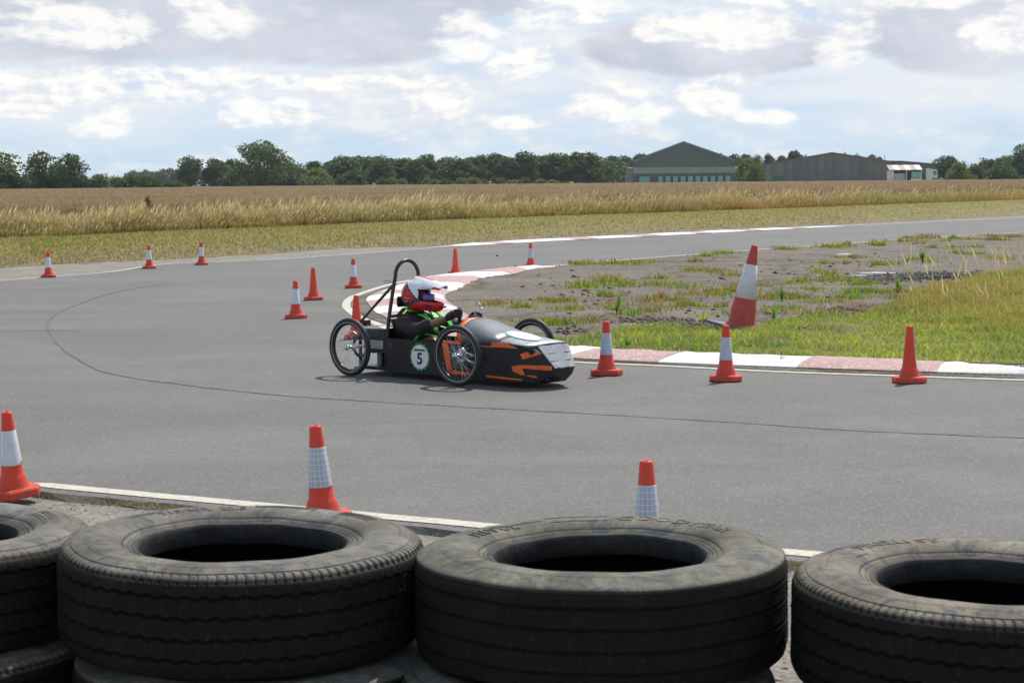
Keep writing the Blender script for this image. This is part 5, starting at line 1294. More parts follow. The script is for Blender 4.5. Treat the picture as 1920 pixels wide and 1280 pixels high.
def panel(name, quads, m, th=0.008, parent=car, smooth=False):
    """closed thin shell from a grid of points (rows)"""
    rows = quads; nr, nc = len(rows), len(rows[0]); V = [Vector(p) for r_ in rows for p in r_]; N = [Vector((0, 0, 0)) for _ in V]
    F_ = [(i * nc + j, i * nc + j + 1, (i + 1) * nc + j + 1, (i + 1) * nc + j) for i in range(nr - 1) for j in range(nc - 1)]
    for f in F_:
        n_ = (V[f[1]] - V[f[0]]).cross(V[f[3]] - V[f[0]])
        if n_.length < 1e-10: n_ = (V[f[2]] - V[f[1]]).cross(V[f[3]] - V[f[1]])
        for i in f: N[i] += n_.normalized()
    V2 = [v - n_.normalized() * th for v, n_ in zip(V, N)]; L = len(V)
    F2 = [tuple(i + L for i in f[::-1]) for f in F_]
    ring = [j for j in range(nc)] + [i * nc + nc - 1 for i in range(1, nr)] + [(nr - 1) * nc + j for j in range(nc - 2, -1, -1)] + [i * nc for i in range(nr - 2, 0, -1)]
    F3 = [(ring[(k + 1) % len(ring)], ring[k], ring[k] + L, ring[(k + 1) % len(ring)] + L) for k in range(len(ring))]
    return mesh_obj(name, V + V2, F_ + F2 + F3, m, parent, smooth)
# floor and tub
surf = []
zb = 0.062
def side_top(x): return float(np.interp(x, [0.2, 0.95, 1.1, 1.45, 1.77], [0.322, 0.322, 0.335, 0.345, 0.322]))
for sy in (-1, 1):
    xs_ = np.linspace(0.215, 1.77, 14)
    rows = [[V3(x, sy * 0.25, zb + (side_top(x) - zb) * t) for x in xs_] for t in (0, 0.25, 0.5, 0.75, 1)]
    if sy > 0: rows = rows[::-1]
    o = panel('side_panel', rows, M_BLK, 0.012); surf.append(o)
o = panel('floor_pan', [[V3(x, y, 0.058) for x in (-0.16, 0.3, 1.0, 1.77)] for y in (-0.26, 0, 0.26)][::1], M_BLK, 0.012)
panel('rear_bulkhead', [[V3(0.205, y, z) for y in (0.24, 0, -0.24)] for z in (0.07, 0.2, 0.40)], M_BLK, 0.01)
# cowl
CX = [(1.03, 0.515), (1.10, 0.511), (1.18, 0.495), (1.30, 0.458), (1.42, 0.418), (1.55, 0.388), (1.68, 0.368), (1.78, 0.358), (1.89, 0.348)]
rows = []
for ci, (x, zt) in enumerate(CX):
    w_ = 0.25 if x < 1.77 else lerp(0.25, 0.19, (x - 1.77) / 0.12); zs = side_top(min(x, 1.77)) if x < 1.77 else lerp(0.322, 0.332, (x - 1.77) / 0.12)
    sh = lerp(1.0, 0.45, min(1, (x - 1.03) / 0.6)); r_ = []
    for k in range(17):
        a = pi * k / 16; y = -w_ * cos(a) * (1 if True else 0); hh_ = sin(a) ** lerp(0.85, 0.5, min(1, (x - 1.03) / 0.7))
        r_.append(V3(x + 0.05 * (1 - sin(a)) * (1 - min(1, (x - 1.03) / 0.5)), y, zs + 0.002 + (zt - zs) * hh_))
    rows.append(r_)
cowl = panel('front_cowl', rows[:6][::-1], M_COWL, 0.006, car, True); surf.append(cowl)
nose_top = panel('nose_top_cover', rows[5:][::-1], M_SIL, 0.006, car, True); surf.append(nose_top)
# orange trim on the cowl arch
arch = [p + Vector((0, 0, 0)) for p in rows[0]]
tr = []
for p in arch: tr.append(p)
inn = [V3(p.x - 0.004, p.y * 1.012, p.z + 0.004) for p in arch]; ou = [V3(p.x + 0.055, p.y * 1.012, p.z + 0.0045 - 0.0) for p in rows[0]]
ou = []
for k in range(17):
    q = rows[0][k].lerp(rows[1][k], 0.75); ou.append(V3(q.x, q.y * 1.012, q.z + 0.0045))
panel('orange_edge_tape', [ou, inn], M_ORG, 0.003, car, True)
# nose box: sides taper, under cut
nb = [[V3(1.771, -0.25, 0.062), V3(1.771, -0.25, 0.20), V3(1.771, -0.25, 0.322)], [V3(1.86, -0.212, 0.048), V3(1.90, -0.20, 0.185), V3(1.89, -0.19, 0.332)], [V3(1.93, -0.12, 0.04), V3(2.0, -0.125, 0.165), V3(1.985, -0.128, 0.215)]]
def nose_side(sy):
    R0_ = [[V3(p.x, p.y * -sy, p.z) for p in r_] for r_ in nb]
    F_ = R0_ if sy < 0 else R0_[::-1]
    return F_
tri_pts = {}
for sy in (-1, 1):
    A = [V3(1.771, sy * 0.25, 0.062), V3(1.771, sy * 0.25, 0.195), V3(1.771, sy * 0.25, 0.322)]
    B = [V3(1.87, sy * 0.20, 0.046), V3(1.905, sy * 0.19, 0.175), V3(1.893, sy * 0.186, 0.328)]
    Cc = [V3(1.925, sy * 0.115, 0.04), V3(1.975, sy * 0.135, 0.10), V3(2.022, sy * 0.118, 0.162)]
    V = A + B + Cc
    F_ = [(0, 3, 4, 1), (1, 4, 5, 2), (3, 6, 7, 4), (4, 7, 8), (4, 8, 5)]
    if sy > 0: F_ = [f[::-1] for f in F_]
    o = mesh_obj('nose_side', V, F_, M_BLK, car); sm_ = o.modifiers.new('s', 'SOLIDIFY'); sm_.thickness = 0.006; sm_.offset = -1; surf.append(o)
fr_rows = []
for t in np.linspace(0, 1, 7):
    hw_ = lerp(0.186, 0.118, t); fr_rows.append([V3(lerp(1.893, 2.022, t) + 0.012 * (1 - (y_ / 1.0) ** 2) * 0 + 0.004 * sin(y_ * 5 + t * 3), y_ * hw_, lerp(0.334, 0.162, t) + 0.003 * sin(y_ * 7)) for y_ in np.linspace(-1, 1, 7)])
nf = panel('silver_nose_face', fr_rows, M_SIL, 0.006, car); surf.append(nf)
o = mesh_obj('lower_nose', [V3(2.022, -0.118, 0.161), V3(2.022, 0.118, 0.161), V3(1.98, 0.135, 0.10), V3(1.925, 0.115, 0.04), V3(1.925, -0.115, 0.04), V3(1.98, -0.135, 0.10), V3(1.86, -0.2, 0.043), V3(1.86, 0.2, 0.043), V3(1.77, -0.25, 0.06), V3(1.77, 0.25, 0.06)],
             [(0, 5, 2, 1), (5, 4, 3, 2), (4, 6, 7, 3), (6, 8, 9, 7)], M_BLK, car); surf.append(o)
for t in (0.36, 0.7):        # tape seams across the nose face
    hw_ = lerp(0.186, 0.118, t); x = lerp(1.893, 2.022, t); z = lerp(0.334, 0.162, t)
    tube_obj('tape_seam', [V3(x + 0.003, -hw_, z + 0.003), V3(x + 0.003, 0, z + 0.0035), V3(x + 0.003, hw_, z + 0.003)], 0.0022, M_FRAME, car, 5)
# bottom rub strip
box_obj('floor_edge', (0.95, -0.262, 0.056), (1.6, 0.018, 0.010), M_FRAME, car)
bpy.context.view_layer.update()
from mathutils.bvhtree import BVHTree
dg = bpy.context.evaluated_depsgraph_get()
def bvh_of(objs):
    V, Fq = [], []
    for o in objs:
        me = o.evaluated_get(dg).data; off = len(V)
        V += [v.co.copy() for v in me.vertices]; Fq += [tuple(i + off for i in p.vertices) for p in me.polygons]
    return BVHTree.FromPolygons(V, Fq)
BV = bvh_of(surf)
EYE_L = CMI @ EYE_P
def hit(px, py, lift=0.004):
    d = (CMI.to_3x3() @ ray(px, py)).normalized(); loc, nn, i, dist = BV.ray_cast(EYE_L, d)
    if loc is None: return None
    if nn.dot(d) > 0: nn = -nn
    return loc + nn * lift
def tape(name, quad, m, lift=0.0035, nu=9, nv=4, rag=0.0):
    """a strip of tape laid on whatever panel lies there"""
    a, b, c, d = [Vector((q[0], q[1], 0)) for q in quad]; P_, F_ = [], []; idx = {}
    for i in range(nu):
        for j in range(nv):
            u, v = i / (nu - 1), j / (nv - 1); q = (a.lerp(b, u)).lerp(d.lerp(c, u), v)
            if j in (0, nv - 1): q.y += random.uniform(-rag, rag)
            h_ = hit(q.x, q.y, lift)
            if h_ is not None: idx[i, j] = len(P_); P_.append(h_)
    for i in range(nu - 1):
        for j in range(nv - 1):
            k = [(i, j), (i + 1, j), (i + 1, j + 1), (i, j + 1)]
            if all(q in idx for q in k):
                pts = [P_[idx[q]] for q in k]
                if max((pts[x] - pts[(x + 1) % 4]).length for x in range(4)) < 0.12: F_.append(tuple(idx[q] for q in k))
    if F_:
        comp = {}; 
        def find(a):
            while comp.setdefault(a, a) != a: a = comp[a]
            return a
        for f in F_:
            for q in f[1:]: comp[find(q)] = find(f[0])
        cnt = {}
        for f in F_: cnt[find(f[0])] = cnt.get(find(f[0]), 0) + 1
        best = max(cnt, key=cnt.get); F_ = [f for f in F_ if find(f[0]) == best]
        used_ = sorted({q for f in F_ for q in f}); mp_ = {q: i for i, q in enumerate(used_)}; P_ = [P_[q] for q in used_]; F_ = [tuple(mp_[q] for q in f) for f in F_]
        o = mesh_obj(name, P_, F_, m, car); o.modifiers.new('s', 'SOLIDIFY').thickness = 0.002; return o
def d2(x, y): return (820 + x * 280 / 1886, 560 + y * 190 / 1280)    # reading positions off the enlarged photograph
tape('orange_tape', [d2(545, 590), d2(690, 600), d2(690, 615), d2(560, 600)], M_ORG, rag=0.2)
tape('orange_tape', [d2(690, 552), d2(920, 560), d2(905, 618), d2(690, 612)], M_ORG, rag=0.4)
tape('orange_tape', [d2(880, 585), d2(1000, 610), d2(1020, 632), d2(880, 618)], M_ORG, rag=0.2)
tape('orange_tape', [d2(620, 962), d2(1075, 1015), d2(1075, 1042), d2(640, 1005)], M_ORG, rag=0.3)
tape('orange_tape', [d2(1045, 700), d2(1140, 670), d2(1190, 720), d2(1080, 768)], M_ORG, rag=0.3)
tape('orange_tape', [d2(1190, 722), d2(1262, 655), d2(1300, 700), d2(1080, 768)], M_ORG, rag=0.2)
tape('orange_tape', [d2(940, 850), d2(1075, 835), d2(1075, 905), d2(960, 920)], M_ORG, rag=0.3)
tape('orange_tape', [d2(1075, 835), d2(1450, 850), d2(1452, 905), d2(1075, 880)], M_ORG, rag=0.5)
tape('orange_tape', [d2(960, 915), d2(1080, 900), d2(1110, 965), d2(1060, 960)], M_ORG, rag=0.2)
tape('orange_tape', [d2(1115, 965), d2(1310, 975), d2(1400, 1015), d2(1360, 1040)], M_ORG, rag=0.3)
tape('loose_silver_tape', [d2(1325, 985), d2(1395, 1010), d2(1385, 1028), d2(1350, 1010)], M_SIL, 0.006)
tape('silver_tape', [d2(1120, 600), d2(1300, 690), d2(1330, 700), d2(1260, 640)], M_SIL, 0.005)
tape('black_tape', [d2(900, 568), d2(1150, 610), d2(1250, 650), d2(1040, 640)], M_BLK, 0.0045, rag=0.6)
# orange tape round the axle opening in the side panel
for pts in ([(0.905, 0.318), (0.975, 0.322), (1.02, 0.072), (0.965, 0.07)], [(0.965, 0.10), (1.22, 0.095), (1.22, 0.068), (0.965, 0.068)], [(0.90, 0.345), (1.12, 0.335), (1.12, 0.315), (0.92, 0.318)]):
    V = [V3(x, -0.2545, z) for x, z in pts]; o = mesh_obj('orange_tape', V, [(0, 1, 2, 3)], M_ORG, car); o.modifiers.new('s', 'SOLIDIFY').thickness = 0.002
o = mesh_obj('axle_opening', [V3(0.985, -0.2525, 0.305), V3(1.20, -0.2525, 0.305), V3(1.20, -0.2525, 0.11), V3(1.02, -0.2525, 0.11)], [(0, 1, 2, 3)], grained('grey_interior', (0.07, 0.07, 0.075), 0.5, 0.4, 10), car)
o.modifiers.new('s', 'SOLIDIFY').thickness = 0.001
# number disc
bm = bmesh.new(); add_lathe(bm, [(0.0, 0), (0.112, 0)], 40, 'Y')
def disc(name, r_, y, m, scallop=0.0, parent=car, n=60, c=(0.642, 0.186)):
    V = [V3(c[0], y, c[1])] + [V3(c[0] + cos(2 * pi * k / n) * (r_ + (scallop if (k // 2) % 2 else 0)), y, c[1] + sin(2 * pi * k / n) * (r_ + (scallop if (k // 2) % 2 else 0))) for k in range(n)]
    V += [v + Vector((0, 0.002, 0)) for v in V]; L = n + 1
    F_ = [(0, 1 + k, 1 + (k + 1) % n) for k in range(n)] + [(1 + k, 1 + k + L, 1 + (k + 1) % n + L, 1 + (k + 1) % n) for k in range(n)]
    return mesh_obj(name, V, F_, m, parent)
bm.free()
nd = disc('number_disc', 0.108, -0.2525, M_DGRN, 0.012)
disc('white_face', 0.100, -0.2545, M_DISC, 0, nd)
def flat_text(s, size, x, y, z, parent, sx=1.0, bold=0.0, m=M_INK, cx=True):
    me = text_mesh(s, size, 0.0008, bold); xs2 = [v.co.x for v in me.vertices]; zc_ = [v.co.y for v in me.vertices]; mx = (min(xs2) + max(xs2)) / 2; my = (min(zc_) + max(zc_)) / 2
    for v in me.vertices: v.co = Vector((x + (v.co.x - mx) * sx, y - v.co.z, z + (v.co.y - my)))
    me.materials.append(m); return link(bpy.data.objects.new('lettering', me), parent)
flat_text('5', 0.135, 0.642, -0.2565, 0.172, nd, 1.05, 0.003)
flat_text('GREENPOWER', 0.0215, 0.642, -0.2565, 0.243, nd, 0.9, 0.0008)
# badge on the nose cover
def badge(name, cx, cy, rx, ry, m, lift, tilt=0.0, n=28):
    P_ = []
    for rr2 in (0, 0.5, 1.0):
        for k in range(n if rr2 else 1):
            a = 2 * pi * k / n; x = cos(a) * rx * rr2; y = sin(a) * ry * rr2
            h_ = hit(cx + x * cos(tilt) - y * sin(tilt), cy + x * sin(tilt) + y * cos(tilt), lift)
            if h_ is None: return None
            P_.append(h_)
    F_ = [(0, 1 + k, 1 + (k + 1) % n) for k in range(n)] + [(1 + k, 1 + n + k, 1 + n + (k + 1) % n, 1 + (k + 1) % n) for k in range(n)]
    return mesh_obj(name, P_, F_, m, car)
for s_ in (0.95, 0.85, 0.75, 0.65):
    b1_ = badge('badge_rim', 979, 630.5, 36 * s_, 6.9 * s_, M_TEAL, 0.004, 0.19)
    if b1_:
        badge('badge_face', 982, 630.5, 34.5 * s_, 6.3 * s_, M_DISC, 0.0065, 0.19); break
# rear deck, frame, drive
panel('rear_deck', [[V3(-0.17, 0.2, 0.325), V3(-0.17, -0.2, 0.325)], [V3(0.205, 0.24, 0.375), V3(0.205, -0.24, 0.375)]], M_BLK, 0.008)
panel('pale_deck_plate', [[V3(-0.15, 0.12, 0.40), V3(-0.15, -0.17, 0.40)], [V3(0.22, 0.14, 0.43), V3(0.22, -0.17, 0.43)]], M_ALU, 0.004)
panel('deck_side', [[V3(-0.16, -0.21, 0.32), V3(0.215, -0.25, 0.32)], [V3(-0.12, -0.20, 0.385), V3(0.215, -0.235, 0.40)]], M_BLK, 0.006)
for z, x0, y0 in ((0.312, -0.16, 0.24), (0.205, -0.02, 0.235), (0.062, -0.10, 0.24)):
    for sy in (-1, 1): box_obj('frame_rail', ((x0 + 0.22) / 2, sy * y0, z), (0.22 - x0, 0.026, 0.022), M_FRAME, car)
for x in (-0.1, 0.17):
    box_obj('frame_upright', (x, -0.236, 0.18), (0.022, 0.02, 0.25), M_FRAME, car); box_obj('frame_upright', (x, 0.236, 0.18), (0.022, 0.02, 0.25), M_FRAME, car)
box_obj('battery_tray', (0.135, -0.20, 0.135), (0.055, 0.08, 0.13), grained('grey_box', (0.12, 0.14, 0.15), 0.4, 0.3, 12, metal=0.4), car, None, 0.004)
box_obj('controller_plate', (0.10, -0.243, 0.262), (0.19, 0.012, 0.075), M_ALU, car)
bm = bmesh.new(); add_lathe(bm, [(0.0, -0.09), (0.062, -0.09), (0.066, -0.08), (0.066, 0.08), (0.0, 0.085)], 24, 'Y', (0.02, -0.12, 0.245)); bm_obj('motor', bm, M_FRAME, car, True)
bm = bmesh.new(); add_lathe(bm, [(0.0, -0.006), (0.03, -0.006), (0.03, 0.0), (0.045, 0.0), (0.045, 0.012), (0.0, 0.012)], 24, 'Y', (0.02, -0.225, 0.25)); bm_obj('drive_sprocket', bm, M_CHR, car, True)
bm = bmesh.new(); add_lathe(bm, [(0.07, -0.003), (0.098, -0.003), (0.1, 0.0), (0.098, 0.003), (0.07, 0.003)], 36, 'Y', (0, -0.33, 0.247), True); bm_obj('chain_ring', bm, M_FRAME, car, True)
tube_obj('rear_axle', [V3(0, -0.44, 0.247), V3(0, 0.44, 0.247)], 0.012, M_CHR, car)
tube_obj('rear_bracket', [V3(-0.06, -0.25, 0.31), V3(-0.12, -0.3, 0.36), V3(-0.2, -0.28, 0.36)], 0.01, M_ALU, car)
tube_obj('guard_stay', [V3(-0.09, -0.24, 0.10), V3(-0.02, -0.3, 0.06), V3(0.06, -0.26, 0.06)], 0.012, M_FRAME, car)
rl = box_obj('rear_light', (-0.17, -0.14, 0.425), (0.03, 0.045, 0.045), mat('red_lens', color=(0.4, 0.01, 0.01), rough=0.15), car, None, 0.006)
box_obj('light_housing', (-0.155, -0.10, 0.425), (0.025, 0.07, 0.05), M_FRAME, car, None, 0.004)
# roll hoop
hp = []
for k in range(13):
    a = pi * k / 12; hp.append(V3(0.262 - 0.0, -0.138 * cos(a) - 0.02 * (1 if True else 0), 0.835 + 0.138 * sin(a)))
hoop = [V3(0.235, -0.238, 0.10), V3(0.238, -0.232, 0.38), V3(0.25, -0.19, 0.66)] + hp + [V3(0.25, 0.15, 0.66), V3(0.238, 0.2, 0.38), V3(0.235, 0.205, 0.10)]
hoop = catmull(hoop, 4)
tube_obj('roll_hoop', hoop, 0.0165, M_FRAME, car, 12)
tube_obj('hoop_brace', [V3(0.25, -0.165, 0.775), V3(-0.20, -0.2, 0.385)], 0.0125, M_FRAME, car, 10)
tube_obj('hoop_brace', [V3(0.25, 0.12, 0.60), V3(0.02, 0.12, 0.40)], 0.0125, M_FRAME, car, 10)
tube_obj('hoop_crossbar', [V3(0.243, -0.215, 0.505), V3(0.243, 0.175, 0.505)], 0.013, M_FRAME, car, 10)
hr = box_obj('headrest', (0.262, -0.02, 0.625), (0.03, 0.24, 0.09), M_FRAME, car, None, 0.01)
tube_obj('cable_tie', [V3(0.25, -0.165, 0.80), V3(0.16, -0.17, 0.805), V3(0.12, -0.16, 0.80)], 0.0025, M_FRAME, car, 5)
tube_obj('cable_tie', [V3(0.25, -0.165, 0.795), V3(0.19, -0.18, 0.785), V3(0.13, -0.17, 0.79)], 0.0025, M_FRAME, car, 5)
panel('seat_back', [[V3(0.22, 0.17, 0.48), V3(0.22, -0.17, 0.48)], [V3(0.40, 0.17, 0.12), V3(0.40, -0.17, 0.12)]], M_BLK, 0.012)
# wheels
def make_wheel():
    w_ = empty('wheel'); 
    bm = bmesh.new(); prof = [(0.2255 + 0.0225 * cos(2 * pi * k / 14), 0.0235 * sin(2 * pi * k / 14)) for k in range(14)]; add_lathe(bm, prof, 64, 'Y', close=True); bm_obj('tyre', bm, M_BRUB, w_, True)
    for sy in (-1, 1):
        bm = bmesh.new(); add_lathe(bm, [(0.2100 + 0.0022 * cos(2 * pi * k / 6), sy * 0.0185 + 0.0016 * sin(2 * pi * k / 6)) for k in range(6)], 64, 'Y', close=True); bm_obj('reflective_band', bm, M_STRIPE, w_, True)
    bm = bmesh.new(); add_lathe(bm, [(0.205, -0.0125), (0.192, -0.011), (0.187, -0.004), (0.187, 0.004), (0.192, 0.011), (0.205, 0.0125)], 64, 'Y'); bm_obj('rim', bm, M_RIM, w_, True)
    bm = bmesh.new(); add_lathe(bm, [(0.0, -0.055), (0.009, -0.055), (0.010, -0.038), (0.026, -0.036), (0.026, -0.031), (0.014, -0.028), (0.012, 0.0), (0.014, 0.028), (0.026, 0.031), (0.026, 0.036), (0.010, 0.038), (0.009, 0.05), (0.0, 0.05)], 24, 'Y'); bm_obj('hub', bm, M_CHR, w_, True)
    me = None
    for k in range(28):
        a = 2 * pi * k / 28; s_ = -1 if k % 2 else 1; off = (0.9 if (k // 2) % 2 else -0.9)
        p0 = V3(0.023 * cos(off), s_ * 0.033, 0.023 * sin(off)); p1 = V3(0.189, s_ * 0.003, 0)
        if (s_, off) not in SPK:
            b_ = bmesh.new(); add_tube(b_, [p0, p1], 0.0011, 4); m2 = bpy.data.meshes.new('spoke'); b_.to_mesh(m2); b_.free(); m2.materials.append(M_CHR); SPK[(s_, off)] = m2
        o = link(bpy.data.objects.new('spoke', SPK[(s_, off)]), w_); o.rotation_euler = (0, -a, 0)
    return w_
SPK = {}
w0 = make_wheel(); ws = [w0] + [copy_tree(w0) for _ in range(3)]
for w_, (x, y, rz, cam_) in zip(ws, [(0.0, -0.45, 0, 0.0), (0.0, 0.45, 0, 0.0), (WB, -0.45, 3.0, 1.5), (WB, 0.45, 3.0, -1.5)]):
    w_.parent = car; w_.location = (x, y, 0.248); w_.rotation_euler = (R(cam_), 0, R(rz))
# front axle, kingpins and steering rods
for sy in (-1, 1):
    tube_obj('stub_axle', [V3(WB, sy * 0.47, 0.247), V3(WB - 0.01, sy * 0.36, 0.247)], 0.011, M_CHR, car)
    tube_obj('kingpin', [V3(WB - 0.01, sy * 0.365, 0.20), V3(WB - 0.01, sy * 0.375, 0.30)], 0.014, M_ALU, car)
    tube_obj('suspension_arm', [V3(WB - 0.01, sy * 0.36, 0.215), V3(1.36, sy * 0.25, 0.14)], 0.008, M_CHR, car)
    tube_obj('suspension_arm', [V3(WB - 0.01, sy * 0.36, 0.215), V3(1.10, sy * 0.25, 0.14)], 0.008, M_CHR, car)
    tube_obj('suspension_arm', [V3(WB - 0.01, sy * 0.37, 0.29), V3(1.12, sy * 0.25, 0.30)], 0.008, M_CHR, car)
    tube_obj('suspension_arm', [V3(WB - 0.01, sy * 0.37, 0.27), V3(1.38, sy * 0.25, 0.205)], 0.008, M_CHR, car)
    tube_obj('track_rod', [V3(WB + 0.06, sy * 0.36, 0.24), V3(WB + 0.05, sy * 0.05, 0.27)], 0.006, M_ALU, car)
    bm = bmesh.new(); add_lathe(bm, [(0.03, -0.0015), (0.055, -0.0015), (0.055, 0.0015), (0.03, 0.0015)], 24, 'Y', (WB, sy * 0.40, 0.247), True); bm_obj('brake_disc', bm, M_ALU, car)
# steering handles, brake lever, cable loop
tube_obj('steering_column', [V3(1.2, 0, 0.40), V3(1.03, 0, 0.50)], 0.012, M_FRAME, car)
tube_obj('handlebar', [V3(1.0, -0.14, 0.50), V3(1.02, 0, 0.495), V3(1.0, 0.16, 0.50)], 0.011, M_CHR, car)
for sy in (-1, 1): tube_obj('hand_grip', [V3(1.0 - 0.02 * (sy > 0), sy * 0.14, 0.48), V3(0.99 - 0.03 * (sy > 0), sy * 0.145, 0.59 - 0.045 * (sy > 0))], 0.015, M_FRAME, car, 10)
tube_obj('brake_cable', catmull([V3(1.04, 0.02, 0.52), V3(0.99, 0.03, 0.60), V3(1.03, 0.05, 0.635), V3(1.07, 0.06, 0.60), V3(1.08, 0.05, 0.53)], 6), 0.003, M_CHR, car, 6)
tube_obj('brake_lever', [V3(1.05, 0.10, 0.53), V3(1.03, 0.10, 0.585), V3(1.0, 0.10, 0.60)], 0.006, M_CHR, car, 6)
box_obj('dash_box', (1.02, 0.02, 0.515), (0.05, 0.10, 0.03), M_FRAME, car, None, 0.005)
box_obj('white_display', (1.0, -0.04, 0.500), (0.03, 0.05, 0.03), M_DISC, car, None, 0.004)

# ------------------------------------------------------------------ the driver
drv = empty('person', (CO.x, CO.y, 0.009), HEAD); tag(drv, 'driver in black jacket and gloves with red and white helmet reclining in the race car', 'person')
def skin_mesh(name, nodes, edges, m, parent, sub=2, root=0):
    me = bpy.data.meshes.new(name); me.from_pydata([n_[0] for n_ in nodes], edges, []); o = link(bpy.data.objects.new(name, me), parent)
    sk = o.modifiers.new('skin', 'SKIN'); sk.use_smooth_shade = True
    for i, n_ in enumerate(nodes):
        r_ = n_[1]; me.skin_vertices[0].data[i].radius = (r_, r_) if not hasattr(r_, '__len__') else r_
        me.skin_vertices[0].data[i].use_root = (i == root)
    su = o.modifiers.new('sub', 'SUBSURF'); su.levels = sub; su.render_levels = sub
    me.materials.append(m); return o
M_SKIN = grained('brown_skin', (0.20, 0.095, 0.055), 0.5, 0.12, 20)
M_JKT = grained('black_jacket', (0.011, 0.0095, 0.0095), 0.75, 0.35, 9, bump=0.5)
M_TRS = grained('dark_trousers', (0.02, 0.02, 0.025), 0.85, 0.3, 12)
M_GLV = grained('black_glove', (0.010, 0.010, 0.014), 0.65, 0.35, 30, bump=0.3)
sh = 0.165
BN = [((0.56, 0, 0.17), 0.13), ((0.48, 0, 0.26), 0.115), ((0.40, 0, 0.36), 0.125), ((0.345, 0, 0.45), 0.12), ((0.335, 0, 0.52), 0.06), ((0.36, 0, 0.60), 0.055), ((0.385, 0, 0.67), 0.088), ((0.40, 0, 0.73), 0.07),
      ((0.37, -sh, 0.465), 0.065), ((0.53, -0.215, 0.40), 0.048), ((0.68, -0.205, 0.445), 0.040), ((0.80, -0.165, 0.485), 0.031), ((0.87, -0.15, 0.515), 0.026),
      ((0.37, sh, 0.465), 0.065), ((0.53, 0.215, 0.40), 0.048), ((0.68, 0.205, 0.40), 0.040), ((0.77, 0.165, 0.435), 0.031), ((0.83, 0.15, 0.465), 0.026),
      ((0.66, -0.10, 0.17), 0.09), ((1.02, -0.11, 0.27), 0.06), ((1.40, -0.10, 0.16), 0.04), ((1.47, -0.10, 0.22), 0.03),
      ((0.66, 0.10, 0.17), 0.09), ((1.02, 0.11, 0.27), 0.06), ((1.40, 0.10, 0.16), 0.04), ((1.47, 0.10, 0.22), 0.03), ((0.475, 0, 0.665), 0.012)]
BE = [(0, 1), (1, 2), (2, 3), (3, 4), (4, 5), (5, 6), (6, 7), (3, 8), (8, 9), (9, 10), (10, 11), (11, 12), (3, 13), (13, 14), (14, 15), (15, 16), (16, 17), (0, 18), (18, 19), (19, 20), (20, 21), (0, 22), (22, 23), (23, 24), (24, 25), (6, 26)]
skin_mesh('body', BN, BE, M_SKIN, drv)
JN = [((0.50, 0, 0.24), 0.15), ((0.41, 0, 0.35), 0.152), ((0.35, 0, 0.44), 0.145), ((0.335, 0, 0.50), 0.105), ((0.345, 0, 0.56), 0.075),
      ((0.37, -0.17, 0.455), 0.085), ((0.46, -0.205, 0.42), 0.072), ((0.55, -0.222, 0.405), 0.068), ((0.64, -0.215, 0.43), 0.060), ((0.715, -0.195, 0.455), 0.053), ((0.735, -0.19, 0.462), 0.050),
      ((0.37, 0.17, 0.455), 0.085), ((0.46, 0.205, 0.42), 0.072), ((0.55, 0.222, 0.405), 0.068), ((0.64, 0.215, 0.42), 0.060), ((0.70, 0.195, 0.415), 0.053), ((0.72, 0.19, 0.42), 0.050)]
jk = skin_mesh('jacket', JN, [(0, 1), (1, 2), (2, 3), (3, 4), (2, 5), (5, 6), (6, 7), (7, 8), (8, 9), (9, 10), (2, 11), (11, 12), (12, 13), (13, 14), (14, 15), (15, 16)], M_JKT, drv, 3)
tx_ = bpy.data.textures.new('folds', 'CLOUDS'); tx_.noise_scale = 0.09; dm_ = jk.modifiers.new('folds', 'DISPLACE'); dm_.texture = tx_; dm_.strength = 0.028; dm_.mid_level = 0.55
skin_mesh('trousers', [((0.56, 0, 0.17), 0.14), ((0.66, -0.10, 0.175), 0.10), ((1.02, -0.11, 0.275), 0.07), ((1.34, -0.10, 0.18), 0.05), ((0.66, 0.10, 0.175), 0.10), ((1.02, 0.11, 0.275), 0.07), ((1.34, 0.10, 0.18), 0.05)], [(0, 1), (1, 2), (2, 3), (0, 4), (4, 5), (5, 6)], M_TRS, drv)
for sy in (-1, 1):
    gz0 = len(COL.objects); W = V3(0.855, sy * 0.153, 0.508)
    pn_ = [(tuple(W), 0.034), ((0.885, sy * 0.147, 0.525), 0.036), ((0.93, sy * 0.140, 0.548), 0.040), ((0.955, sy * 0.138, 0.562), 0.034)]
    gl = skin_mesh('glove', pn_, [(0, 1), (1, 2), (2, 3)], M_GLV, drv)
    for k in range(4):       # fingers curl over and round the upright grip
        z0 = 0.585 - k * 0.019; yy = sy * (0.118 + 0.004 * k); L_ = [1.0, 1.08, 1.0, 0.82][k]; r_ = [0.0105, 0.011, 0.0105, 0.009][k]
        f_ = [((0.945, sy * 0.145, z0 - 0.006), r_ * 1.1), ((0.985, sy * 0.168, z0), r_ * 1.1), ((0.985 + 0.030 * L_, sy * 0.158, z0 - 0.001), r_), ((0.985 + 0.034 * L_, sy * (0.132), z0 - 0.004), r_ * 0.95), ((0.985 + 0.012 * L_, sy * 0.116, z0 - 0.008), r_ * 0.8)]
        skin_mesh('finger', f_, [(0, 1), (1, 2), (2, 3), (3, 4)], M_GLV, gl)
    skin_mesh('thumb', [((0.915, sy * 0.118, 0.555), 0.013), ((0.955, sy * 0.108, 0.585), 0.012), ((0.99, sy * 0.118, 0.598), 0.010)], [(0, 1), (1, 2)], M_GLV, gl)
# the far hand rests lower on the wheel rim
for o in [q for q in drv.children if q.name.startswith('glove')][1:]: o.location = (-0.045, 0.0, -0.045)
